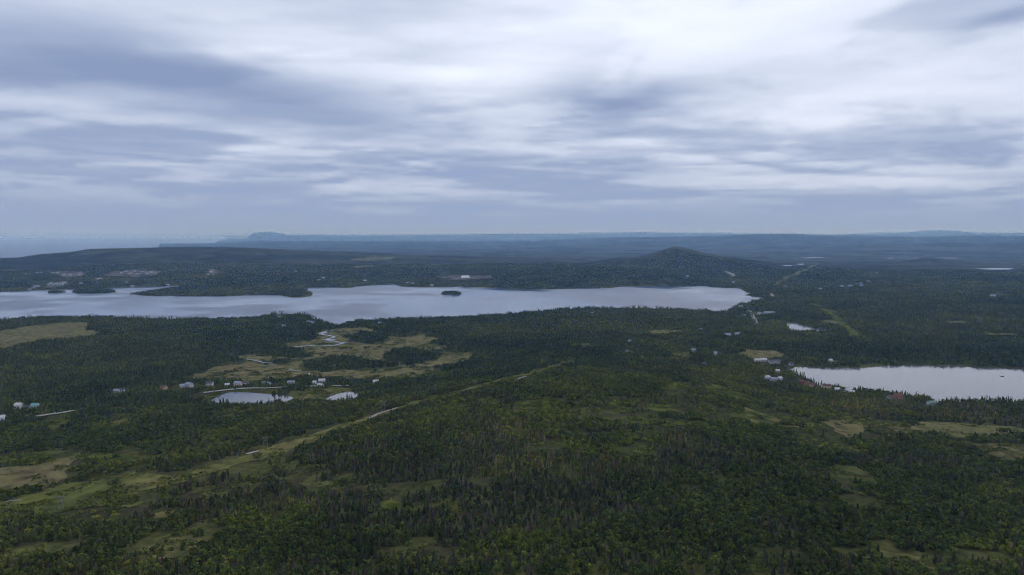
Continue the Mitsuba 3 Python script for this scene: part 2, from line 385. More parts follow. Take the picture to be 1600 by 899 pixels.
scene['foliage'] = two({'type': 'diffuse', 'reflectance': proc(foliage)})
scene['forest_floor'] = two({'type': 'diffuse', 'reflectance': proc(floor_color)})
scene['bog_turf'] = two({'type': 'diffuse', 'reflectance': proc(wet_meadow((0.118, 0.108, 0.052), (0.096, 0.098, 0.042), (0.108, 0.090, 0.050)))})
scene['green_turf'] = two({'type': 'diffuse', 'reflectance': proc(wet_meadow((0.074, 0.082, 0.029), (0.116, 0.108, 0.045), (0.048, 0.057, 0.023)))})
scene['bright_turf'] = two({'type': 'diffuse', 'reflectance': proc(wet_meadow((0.078, 0.090, 0.021), (0.054, 0.067, 0.020), (0.038, 0.049, 0.018)))})
scene['strip_turf'] = two({'type': 'diffuse', 'reflectance': proc(wet_meadow((0.090, 0.100, 0.030), (0.118, 0.112, 0.044), (0.056, 0.066, 0.026)))})
scene['gravel'] = two({'type': 'diffuse', 'reflectance': proc(gravel_color)})
scene['bare_soil'] = two({'type': 'diffuse', 'reflectance': proc(clearing_color)})
scene['water'] = two({'type': 'principled', 'base_color': rgb(0.024, 0.044, 0.095), 'roughness': proc(wind), 'eta': 1.9})
scene['sea_water'] = two({'type': 'principled', 'base_color': rgb(0.025, 0.055, 0.11), 'roughness': 0.42, 'eta': 1.45})
scene['still_water'] = two({'type': 'principled', 'base_color': rgb(0.03, 0.034, 0.045), 'roughness': 0.07, 'eta': 1.9})
scene['bark'] = two({'type': 'diffuse', 'reflectance': rgb(0.07, 0.06, 0.055)})
scene['dead_wood'] = two({'type': 'diffuse', 'reflectance': rgb(0.17, 0.16, 0.155)})
scene['pole_wood'] = two({'type': 'diffuse', 'reflectance': rgb(0.19, 0.185, 0.18)})
PAINT = {'white': (0.44, 0.44, 0.45), 'cream': (0.58, 0.50, 0.36), 'grey': (0.30, 0.31, 0.33), 'pale_grey': (0.42, 0.43, 0.45), 'bright': (0.85, 0.85, 0.85), 'tan': (0.40, 0.29, 0.20), 'red': (0.20, 0.075, 0.055), 'blue': (0.45, 0.52, 0.62), 'rose': (0.52, 0.42, 0.42), 'orange': (0.27, 0.17, 0.115)}
ROOF = {'dark': (0.07, 0.07, 0.08), 'charcoal': (0.045, 0.045, 0.05), 'brown': (0.10, 0.07, 0.06), 'pale': (0.38, 0.38, 0.40), 'teal': (0.12, 0.27, 0.27), 'green': (0.13, 0.19, 0.17), 'bright': (0.85, 0.86, 0.88), 'bluegrey': (0.20, 0.24, 0.30), 'redbrown': (0.12, 0.065, 0.05)}
for k, v in PAINT.items():
    scene['paint_' + k] = two({'type': 'diffuse', 'reflectance': rgb(*v)})
for k, v in ROOF.items():
    scene['roofing_' + k] = two({'type': 'diffuse', 'reflectance': rgb(*v)})
scene['window_glass'] = two({'type': 'roughplastic', 'diffuse_reflectance': rgb(0.02, 0.022, 0.025), 'alpha': 0.08})

# ------------------------------------------------------------------ ground, sea, lake, ponds
idx = np.arange(NA * NR).reshape(NA, NR)
q = np.stack([idx[:-1, :-1], idx[:-1, 1:], idx[1:, 1:], idx[1:, :-1]], -1).reshape(-1, 4)
gv = np.stack([GX.ravel(), GY.ravel(), GH.ravel()], 1)
gf = np.vstack([q[:, [0, 2, 1]], q[:, [0, 3, 2]]])
# the rest of the sheet: behind and below the camera, coarser
ba = np.concatenate([[AZ[-1]], np.radians(np.arange(70, 291, 5)), [AZ[0] + 2 * math.pi]])
br = np.exp(np.linspace(math.log(R0), math.log(R1), 40))
BA, BR = np.meshgrid(ba, br, indexing='ij')
bh = np.interp(np.log(BR), [math.log(R0), math.log(1500), math.log(6000), math.log(R1)], [60, 40, 30, 20]) + 30 * (meshkit.fbm(np.stack([BR * np.sin(BA), BR * np.cos(BA), BA * 0], -1) / 1500, 3, 40) - 0.5) * np.clip(BR / 3000, 0, 1)
for col, k in ((0, -1), (-1, 0)):
    bh[col] = np.interp(np.log(br), np.log(RR), GH[k])
n0 = len(gv)
bi = np.arange(BA.size).reshape(BA.shape) + n0
bq = np.stack([bi[:-1, :-1], bi[:-1, 1:], bi[1:, 1:], bi[1:, :-1]], -1).reshape(-1, 4)
gv = np.vstack([gv, np.stack([(BR * np.sin(BA)).ravel(), (BR * np.cos(BA)).ravel(), bh.ravel()], 1), [[0, 0, 60]]])
ring = np.concatenate([idx[:, 0], bi[1:, 0]])
gf = np.vstack([gf, bq[:, [0, 2, 1]], bq[:, [0, 3, 2]], np.stack([np.full(len(ring), len(gv) - 1), np.roll(ring, -1), ring], 1)])
scene['ground'] = ply((gv, gf), 'forest_floor', smooth=True)
tag('ground', 'rolling forested land running from the near hill to the far ridges', kind='structure')

ang = np.linspace(0, 2 * math.pi, 97)[:-1]
sr = np.array([2000, 6000, 12000, 25000, 50000, 66000.0])
sv = np.vstack([[[0, 0, SEA]]] + [np.c_[r * np.sin(ang), r * np.cos(ang), np.full(96, SEA)] for r in sr])
sf = [[0, 1 + (k + 1) % 96, 1 + k] for k in range(96)]
for j in range(len(sr) - 1):
    for k in range(96):
        a, b, c, d = 1 + j * 96 + k, 1 + j * 96 + (k + 1) % 96, 1 + (j + 1) * 96 + k, 1 + (j + 1) * 96 + (k + 1) % 96
        sf += [[a, b, d], [a, d, c]]
scene['sea'] = ply((sv, np.array(sf)), 'sea_water')
tag('sea', 'hazy blue sea beyond the dark coastal ridge on the left', kind='structure')

scene['lake'] = ply(drape(LAKE, 60.0, 0, 0.0), 'water')
tag('lake', 'long pale lake stretching across the middle of the view', kind='structure')
POND_TEXT = {'lake_by_cottages': 'wide pale lake with cottages along its near wooded shore', 'small_pond': 'dark blue pond beside the row of houses and gravel road',
             'smaller_pond': 'little bright pond with a dark islet right of the road houses', 'narrow_pond': 'narrow bright pond in the forest beside the grassy power line strip', 'distant_pond': 'thin bright sliver of a distant pond on the wooded plain'}
for nm, lv, po in PONDS:
    k = numbered(nm)
    scene[k] = ply(drape(po, 25.0 if lv > 20 else 60.0, 0, lv), 'still_water')
    tag(k, POND_TEXT[nm], kind='structure')

# ------------------------------------------------------------------ open ground: bogs, meadows, the cleared strip, roads, creek
OPEN, ROADS, ROADS_EXTRA = [], [], []


def sheet(name, poly, mat, step, lift, label, open_=True, shrub=False):
    k = numbered(name)
    scene[k] = ply(drape(poly, step, lift), mat, smooth=True)
    tag(k, label, kind='structure')
    if open_:
        OPEN.append((poly, (2 if mat == 'bog_turf' else 1) if shrub else 0))
    return poly


big_bog = ground_poly('533,514 560,512 590,517 602,525 640,527 660,522 676,530 672,540 682,545 737,552 742,560 710,568 692,573 682,582 650,590 600,592 540,590 480,588 430,593 350,594 305,592 328,576 350,568 388,565 380,556 420,552 440,545 458,536 490,532 498,520', 6)
isles_of_trees = [ground_poly(s, 5) for s in ('543,528 552,521 575,519 600,523 612,532 600,538 575,540 550,536', '470,572 485,560 520,554 545,558 580,562 612,566 616,574 590,580 560,579 520,581 490,580', '602,560 612,550 640,544 668,547 690,554 676,565 640,573 615,570',
                                                 '672,551 690,546 716,546 722,551 700,553', '420,565 440,560 470,560 462,568 430,570', '395,545 440,541 470,548 490,556 470,560 430,557 400,556')]
bog_area = big_bog
for t_ in isles_of_trees:
    bog_area = bog_area.difference(t_)
sheet('bog', bog_area, 'bog_turf', 9, 0.45, 'tan and olive bog with wooded islands beside the winding creek', shrub=True)
BOGS = [('-120,520 0,518 40,511 100,505 138,503.5 133,512 152,525 105,531 50,534 20,544 -120,560', 'tan bog at the left edge below the lake', 'bog_turf', 5),
        ('-60,742 0,735 60,725 118,712 131,706 116,725 97,750 62,775 30,771 -60,772', 'brown tan bog at the left edge of the near slope', 'bog_turf', 2.5),
        ('1283,659 1320,657 1352,662 1358,672 1344,682 1318,684 1305,672', 'tan bog patch among trees below the cottage lake', 'bog_turf', 2.5),
        ('1388,668 1420,660 1470,660 1520,664 1592,668 1600,676 1540,682 1490,684 1450,676 1410,678', 'long tan bog below the cottage lake at the right', 'bog_turf', 2.5),
        ('1528,700 1560,692 1640,694 1640,722 1600,719 1580,712 1540,714', 'tan bog patch at the right edge of the near slope', 'bog_turf', 2.5),
        ('1000,521 1020,517 1070,515 1062,521 1030,523', 'reddish bare clearing in the forest right of centre', 'bog_turf', 4),
        ('1155,556 1165,548 1215,549 1222,556 1200,562 1178,561', 'pale clearing around the low buildings', 'bog_turf', 4),
        ('893,541 905,537 922,537 915,543', 'small pale clearing in the central forest', 'green_turf', 3),
        ('1040,556 1060,551 1082,550 1078,559 1060,562', 'green field beside the hilltop houses', 'green_turf', 3),
        ('1028,605 1040,598 1068,598 1072,606 1050,611', 'yellow green clearing on the hilltop', 'bright_turf', 2),
        ('1003,640 1015,630 1042,632 1060,642 1035,648', 'yellow green clearing on the slope below the hilltop', 'bright_turf', 2),
        ('968,656 990,651 1035,656 1092,661 1088,667 1040,666 990,662', 'long yellow green clearing across the slope', 'bright_turf', 2),
        ('1090,606 1120,600 1150,612 1175,622 1165,632 1130,622', 'yellow green scrub opening right of the hilltop', 'bright_turf', 2),
        ('1130,650 1165,636 1210,650 1260,655 1270,668 1225,668 1180,662', 'olive opening in the right hand slope', 'green_turf', 2),
        ('1285,728 1310,724 1340,730 1370,738 1368,746 1330,744', 'olive green clearing in the right foreground', 'green_turf', 2),
        ('590,792 612,778 640,790 655,800 620,802', 'green clearing in the middle foreground', 'bright_turf', 1.5),
        ('-60,776 0,770 95,762 140,764 212,750 220,766 210,782 176,792 116,796 60,806 30,796 -60,792', 'green wet meadow around the lowest power line tower', 'green_turf', 2.5),
        ('240,806 270,798 276,806 250,812', 'small olive opening in the lower left trees', 'green_turf', 1.5),
        ('310,770 345,772 352,780 330,784', 'small green opening beside the cleared strip', 'green_turf', 1.5),
        ('470,756 520,752 560,758 530,766 490,764', 'narrow green opening in the slope below the strip', 'green_turf', 1.5),
        ('110,716 150,708 190,712 230,716 215,726 160,724', 'bright green scrub above the near left bog', 'bright_turf', 2),
        ('0,716 40,706 90,700 105,706 50,716 0,724', 'bright green scrub at the left edge above the near bog', 'bright_turf', 2),
        ('222,858 240,843 285,833 322,828 315,848 280,872 240,878', 'olive clearing in the lower left foreground', 'green_turf', 1.5),
        ('20,862 50,853 100,856 90,868 40,870', 'olive clearing in the lower left corner', 'green_turf', 1.5),
        ('60,666 90,655 112,652 105,660 80,672', 'green lawn below the gravel road at the left', 'bright_turf', 2),
        ('312,623 335,613 345,611 340,619 318,627', 'green lawn at the left end of the pond', 'bright_turf', 2),
        ('435,634 470,613 520,606 556,606 550,611 510,618 470,628', 'green bank between the two ponds', 'green_turf', 2),
        ('155,662 185,650 205,648 196,660 170,668', 'green opening in the forest below the road houses', 'green_turf', 2),
        ('330,645 350,641 372,640 365,650 345,655', 'small olive opening in the trees below the pond', 'green_turf', 2),
        ('725,630 760,622 790,626 770,636', 'yellow green opening on the slope by the cleared strip', 'bright_turf', 2),
        ('800,632 850,622 880,630 855,640 820,644', 'yellow green opening above the foreground forest', 'bright_turf', 2),
        ('985,703 1005,697 1020,703 1005,712', 'bright green patch in the middle of the foreground forest', 'bright_turf', 1.2),
        ('1330,868 1380,860 1440,872 1460,892 1400,890', 'olive clearing in the lower right foreground', 'green_turf', 1.5),
        ('1202,448 1225,434.5 1258,421.5 1277,412 1278,413.2 1260,424 1228,437 1206,449', 'pale line cutting uphill through the far forest', 'green_turf', 5),
        ('1545,462 1555,458 1570,460 1560,465', 'pale gravel clearing in the right forest', 'bare_soil', 4),
        ('1265,503 1300,501 1322,504 1310,507', 'rusty clearing in the right forest', 'bog_turf', 4),
        ('1460,506 1490,502 1520,503 1500,507', 'reddish clearing deep in the right forest', 'bog_turf', 4),
        ('1530,524 1555,520.5 1590,520.5 1595,524 1560,526', 'green clearing at the right edge of the forest', 'green_turf', 4),
        ('160,432 175,425 210,421 250,424 246,430 215,433 190,432', 'pinkish cleared ground on the hillside across the lake', 'bare_soil', 5),
        ('78,429 90,424 130,425 134,431 105,434', 'pale cleared ground on the far left hillside', 'bare_soil', 5),
        ('318,430 326,420 338,421 346,427 332,431', 'pale cleared ground above the wooded peninsula', 'bare_soil', 5),
        ('70,450 85,441 108,439 100,447 85,450', 'cleared ground around lakeshore houses on the far left', 'bare_soil', 5),
        ('545,406 575,402 620,402 612,406 570,409', 'long pale field on the far hillside', 'green_turf', 8),
        ('540,418 580,414 590,416 560,420', 'small pale field on the far hillside', 'green_turf', 8),
        ('685,434 700,430 770,431 768,435 720,438 695,437', 'grey gravel yard around the long white warehouse', 'bare_soil', 5),
        ('1134,428 1141,424 1150,432 1145,434', 'pale quarry cut beside the far road', 'bare_soil', 5),
        ]
for s_, la, ma, ro in BOGS:
    sheet('bog' if ma == 'bog_turf' else 'gravel_clearing' if ma == 'bare_soil' else 'grassy_clearing', ground_poly(s_, ro), ma, 5 if ro < 4 else 15, 0.45 if ro < 4 else 0.8, la, shrub=ro < 4)
strip = ground_poly('-40,792 -40,775 60,772 110,752 180,752 210,738 270,745 330,728 395,707 430,697 470,684 520,668 560,655 600,643 640,630 690,618 740,604 800,588 850,575 900,563 903,565 858,578 805,592.5 742,608 692,622 648,634 608,647.5 572,659.5 530,674 490,691 450,706 420,719 385,724 330,741 290,755 250,765 215,770 232,784 205,796 150,790 100,796 40,800', 1.6)
strip = shapely.union_all([g for g in getattr(strip.buffer(-1.6), 'geoms', [strip.buffer(-1.6)])])
sheet('cleared_strip', strip, 'strip_turf', 4, 0.5, 'olive grass strip cleared for the power line over the hill', shrub=True)

sheet('grassy_clearing', ground_line('1268,474 1284,481 1299,492 1313,503 1326,514 1338,526', 18), 'bright_turf', 15, 0.8, 'straight yellow green power line strip cut through the right forest')
for s_, w_, la, ma, nm in [
    ('56,652 75,648.5 95,646 116,642.5', 7, 'pale gravel road beside the houses at the left', 'gravel', 'gravel_road'),
    ('318,614.5 345,611 375,608 400,607 415,607.5 440,606 470,604.5 495,604 530,604 555,603', 7, 'pale road running past the pond and houses', 'gravel', 'gravel_road'),
    ('1169,483 1174,492 1179,500 1184,508', 10, 'straight pale road leading to the lake corner', 'gravel', 'gravel_road'),
    ('1204,457 1206,461 1209,465', 10, 'short pale stretch of road beyond the lake corner', 'gravel', 'gravel_road'),
    ('1134,424.5 1140,427 1146,430 1149,433.5', 22, 'pale bend of the far road below the peaked hill', 'gravel', 'gravel_road'),
    ('578,655 588,649 598,645 612,641 622,638', 4, 'white gravel track on the cleared strip', 'gravel', 'gravel_track'),
    ('385,711 395,708 405,706', 4, 'short white gravel track low on the cleared strip', 'gravel', 'gravel_track'),
    ('806,597 812,592 822,589', 4, 'short white gravel track high on the cleared strip', 'gravel', 'gravel_track'),
    ('10,786 16,784.5 24,783.5 34,783.5', 1.6, 'thin pale track in the grass at the left edge', 'gravel', 'gravel_track'),
]:
    ROADS.append(sheet(nm, ground_line(s_, w_), ma, 4, 0.8, la))
for s_, w_, la in [
    ('534,513 522,516 510,518.5 501,521 500,523 512,524.5 523,527 520,528.5 512,530 512,533 522,534 530,536 538,536 530,539 518,541 500,541.5 480,541 462,542.5 448,544.5', 7, 'bright winding creek flowing through the bog to the lake'),
    ('384,562 398,564 410,567 430,569', 4, 'thin bright ditch across the bog'), ('452,578 460,580 470,581', 4, 'short bright pool in the tan bog'),
    ('5,786 14,783 22,785 36,784', 3, 'small stream in the near meadow at the left edge')][:3]:
    g = ground_line(s_, w_)
    if w_ == 7:
        w2 = ground_line('512,519.5 504,521.5 498,523', 12); w3 = ground_line('508,531 516,532 524,531.5', 14)
        g = shapely.union_all([g, w2, w3])
    ROADS_EXTRA.append(sheet('creek', g, 'still_water', 4, 0.9, la))
ROADS = shapely.union_all(ROADS + ROADS_EXTRA)
WATER = shapely.union_all([LAKE] + [p for _, _, p in PONDS])
ALL_OPEN = shapely.union_all([p for p, _ in OPEN] + [WATER])
shapely.prepare(ALL_OPEN)

# ------------------------------------------------------------------ trees: leaf-clump and needle-tier meshes
def spruce(h, r, tiers, seg, rg, t, thin=0.0):
    V, Fa, UV, n, tone = [], [], [], 0, rg.uniform(.15, .85)
    for i in range(tiers):
        f = i / tiers
        z0 = h * (0.10 + 0.80 * f) + rg.uniform(-.1, .1)
        top = min(h, z0 + h * (1.25 / tiers + 0.06)) if i < tiers - 1 else h
        rad = r * (1 - f) ** 0.7 + 0.15
        a = np.arange(seg) * 2 * math.pi / seg + rg.uniform(0, 6)
        k = rad * np.where(np.arange(seg) % 2 == 0, 1.0, 0.66) * rg.uniform(0.7, 1.25, seg) * (1 - thin * rg.uniform(0, .8, seg))
        ringv = np.stack([k * np.cos(a), k * np.sin(a), z0 - 0.22 * k + rg.uniform(-.15, .15, seg)], 1)
        V.append(np.vstack([[[0, 0, top]], ringv]))
        j = np.arange(seg)
        Fa.append(np.stack([j * 0, 1 + j, 1 + (j + 1) % seg], 1) + n)
        b = np.clip(tone + rg.uniform(-.12, .12), 0, 1)
        UV.append(np.c_[np.full(seg + 1, t), np.full(seg + 1, b)])
        n += seg + 1
    return np.vstack(V), np.vstack(Fa), np.vstack(UV)


def leafy(h, r, n, rg, t, size):
    d = rg.normal(size=(n, 3)); d /= np.linalg.norm(d, axis=1, keepdims=True)
    d[:, 2] = np.where(d[:, 2] < -0.3, -d[:, 2], d[:, 2])
    lump = 1 + 0.28 * np.sin(3 * np.arctan2(d[:, 1], d[:, 0]) + rg.uniform(0, 6)) * rg.uniform(.4, 1)
    c = d * (rg.uniform(0.55, 1.0, n) * lump)[:, None] * [r, r, h * 0.45] + [0, 0, h * 0.56]
    nn = d + rg.normal(size=(n, 3)) * 0.45
    nn /= np.linalg.norm(nn, axis=1, keepdims=True)
    u = np.cross(nn, rg.normal(size=(n, 3))); u /= np.linalg.norm(u, axis=1, keepdims=True)
    w = np.cross(nn, u)
    s = size * rg.uniform(0.6, 1.3, n)[:, None]
    tri = np.stack([c + u * s, c - 0.5 * u * s + 0.87 * w * s, c - 0.5 * u * s - 0.87 * w * s], 1).reshape(-1, 3)
    b = np.repeat(np.clip(rg.uniform(.2, .8) + rg.uniform(-.25, .25, n), 0, 1), 3)
    return tri, np.arange(3 * n).reshape(-1, 3), np.c_[np.full(3 * n, t), b]


def snag(h, rg, t=1.0, nb=7):
    a = np.arange(3) * 2.1
    V = [np.c_[0.13 * np.cos(a), 0.13 * np.sin(a), np.zeros(3)], [[rg.uniform(-.3, .3), rg.uniform(-.3, .3), h]]]
    Fa = [[0, 1, 3], [1, 2, 3], [2, 0, 3]]
    n = 4
    for i in range(nb):
        z, b, l = h * rg.uniform(.25, .95), rg.uniform(0, 6.3), rg.uniform(.5, 1.3) * (1.15 - 0.5 * i / nb)
        e = np.array([math.cos(b) * l, math.sin(b) * l, rg.uniform(-.2, .5)])
        V.append(np.array([[0, 0, z - .07], [0, 0, z + .07], [e[0], e[1], z + e[2]]]))
        Fa.append([n, n + 1, n + 2]); n += 3
    V = np.vstack(V)
    return V, np.array(Fa), np.c_[np.full(len(V), t), np.full(len(V), rg.uniform(.3, .8))]


def tree(kind, lod, rg):
    if kind == 'spruce':
        h, t = rg.uniform(2.8, 6.6), rg.choice([0.0, 0.06, 0.16], p=[.5, .3, .2])
        return spruce(h, min(h * rg.uniform(.26, .44), 1.9), (6, 3, 1)[lod], (8, 6, 5)[lod], rg, t + rg.uniform(0, .08))
    if kind == 'brown':
        h, t = rg.uniform(2.8, 6.2), rg.uniform(.60, .80)
        return spruce(h, min(h * rg.uniform(.24, .42), 1.7), (6, 3, 1)[lod], (7, 5, 5)[lod], rg, t, thin=.5)
    if kind == 'leaf':
        h, t = rg.uniform(2.8, 5.8), rg.uniform(.14, .38)
        return leafy(h, rg.uniform(1.5, 2.6), (46, 16, 8)[lod], rg, t, (.62, .95, 1.5)[lod])
    if kind == 'bright':
        h, t = rg.uniform(2, 4.5), rg.uniform(.36, .54)
        return leafy(h, rg.uniform(1.3, 2.4), (36, 14, 7)[lod], rg, t, (.6, .9, 1.4)[lod])
    if kind == 'tall':
        return spruce(rg.uniform(6.5, 12), rg.uniform(1.3, 2.0), 4, 6, rg, rg.uniform(0, .16))
    if kind == 'tussock':
        return leafy(rg.uniform(.35, .9), rg.uniform(.4, 1.0), (9, 7, 5)[lod], rg, rg.choice([.36, .44, .50, .56]), .42)
    if kind == 'bush':
        h = rg.uniform(.7, 1.9)
        return leafy(h, rg.uniform(.7, 1.5), (16, 9, 5)[lod], rg, rg.uniform(.05, .45), .5)
    return snag(rg.uniform(3.5, 7), rg, rg.uniform(.86, 1.0), (8, 4, 2)[lod])


MIX = {'dark': dict(spruce=.46, leaf=.34, brown=.10, snag=.04, bush=.06), 'brown': dict(spruce=.20, brown=.48, leaf=.10, snag=.09, bush=.13),
       'edge': dict(spruce=.5, leaf=.3, bush=.2), 'green': dict(spruce=.16, leaf=.56, bright=.16, brown=.05, snag=.02, bush=.05), 'shore': dict(tall=.85, spruce=.15), 'tussock': dict(tussock=.93, bush=.07), 'scrub': dict(bush=.6, bright=.22, leaf=.08, spruce=.10)}


def clump(style, size, n, lod, seed):
    rg = np.random.default_rng(seed)
    mixture = dict(MIX[style])
    if style == 'dark' and lod:
        mixture.update(spruce=.72, leaf=.12)
    kinds, w = list(mixture), np.array(list(mixture.values()))
    k = int(math.ceil(math.sqrt(n)))
    V, Fa, UV, at = [], [], [], 0
    cells = rg.permutation(k * k)[:n]
    for c in cells:
        x, y = ((c % k + rg.uniform(.05, .95)) / k - .5) * size, ((c // k + rg.uniform(.05, .95)) / k - .5) * size
        v, f, uv = tree(rg.choice(kinds, p=w / w.sum()), lod, rg)
        V.append(v + [x, y, -0.3]); Fa.append(f + at); UV.append(uv); at += len(v)
    return np.vstack(V), np.vstack(Fa), np.vstack(UV)


BANDS = {'near': (14.0, 26, 0, 250, 900, 6), 'mid': (20.0, 30, 1, 900, 2000, 5), 'far': (40.0, 62, 2, 2000, 4700, 4)}
for b_, (size, n, lod, _, _, nv) in BANDS.items():
    for si, st in enumerate(('dark', 'brown', 'green')):
        for v_ in range(nv):
            V, Fa, UV = clump(st, size, n, lod, 1000 * lod + 100 * si + v_)
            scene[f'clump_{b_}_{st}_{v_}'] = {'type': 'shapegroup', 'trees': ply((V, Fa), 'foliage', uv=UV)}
for v_ in range(8):
    V, Fa, UV = clump('scrub', 12, 9, 0, 9000 + v_) if v_ < 5 else clump('edge', 9, 7, 0, 9000 + v_)
    scene[f'clump_scrub_{v_}'] = {'type': 'shapegroup', 'trees': ply((V, Fa), 'foliage', uv=UV)}


for v_ in range(4):
    V, Fa, UV = clump('tussock', 9, 14, 0, 9500 + v_)
    scene[f'clump_tussock_{v_}'] = {'type': 'shapegroup', 'trees': ply((V, Fa), 'foliage', uv=UV)}


for v_ in range(4):
    V, Fa, UV = clump('shore', 13, 6, 1, 9800 + v_)
    scene[f'clump_shore_{v_}'] = {'type': 'shapegroup', 'trees': ply((V, Fa), 'foliage', uv=UV)}


def slope_at(x, y, e):
    return (H(x + e, y) - H(x - e, y)) / (2 * e), (H(x, y + e) - H(x, y - e)) / (2 * e)


HINTS = [(1250, 690, 380, 60, -.05, .12), (450, 800, 200, 50, .0, .06),   # photo x, y, half widths, brown, green
    (700, 760, 260, 60, .27, -.05), (560, 680, 140, 40, .05, -.2), (950, 740, 220, 55, .30, -.1), (1350, 640, 260, 28, .14, -.1), (1000, 600, 220, 25, .06, .1), (1300, 780, 260, 50, -.2, .38), (1100, 860, 300, 40, -.1, .18),
    (600, 870, 300, 30, -.1, .15), (230, 680, 200, 40, -.15, .12), (1080, 640, 200, 36, -.08, .30), (150, 710, 160, 25, -.1, .3), (1500, 800, 200, 80, .05, .05), (150, 850, 200, 50, .0, .05), (820, 620, 200, 30, -.05, .15), (300, 560, 400, 60, -.3, -.25), (900, 520, 500, 40, -.3, -.12), (1400, 500, 300, 80, -.3, -.2)]


def project(x, y, z):
    dz = z - CAM_Z
    fw, up = y * cp_ - dz * sp_, y * sp_ + dz * cp_
    fw = np.maximum(fw, 1)
    return 800 + F * x / fw, 449.5 - F * up / fw


HINT_XY = hit(np.array([h[0] for h in HINTS], float), np.array([h[1] for h in HINTS], float))
HINT_W = []
for (hx, hy, wx, wy, _, _), c0 in zip(HINTS, HINT_XY):
    e = hit(np.array([hx + wx, hx, hx], float), np.array([hy, hy - wy, hy + wy], float))
    HINT_W.append((abs(e[0][0] - c0[0]), max(abs(e[1][1] - e[2][1]) / 2, 30)))

OPENER = []
for px, py, wx, wy, amp in [(150, 800, 220, 70, .10), (60, 690, 160, 30, .06), (1400, 690, 260, 35, .06), (1090, 640, 190, 34, .09), (1250, 700, 250, 30, .04), (1390, 880, 150, 25, .07), (620, 795, 90, 25, .05), (830, 625, 120, 22, .05)]:
    e = hit(np.array([px, px + wx, px, px], float), np.array([py, py, py - wy, py + wy], float))
    OPENER.append((e[0][0], e[0][1], abs(e[1][0] - e[0][0]), max(abs(e[2][1] - e[3][1]) / 2, 20), amp))
INDIVIDUAL_Y = (318.0, 341.0)
stuff_n = {'forest': 0, 'lakeside_forest': 0, 'scrub': 0, 'tussocks': 0}
HOUSE_SPOTS = []                                                     # filled below before planting


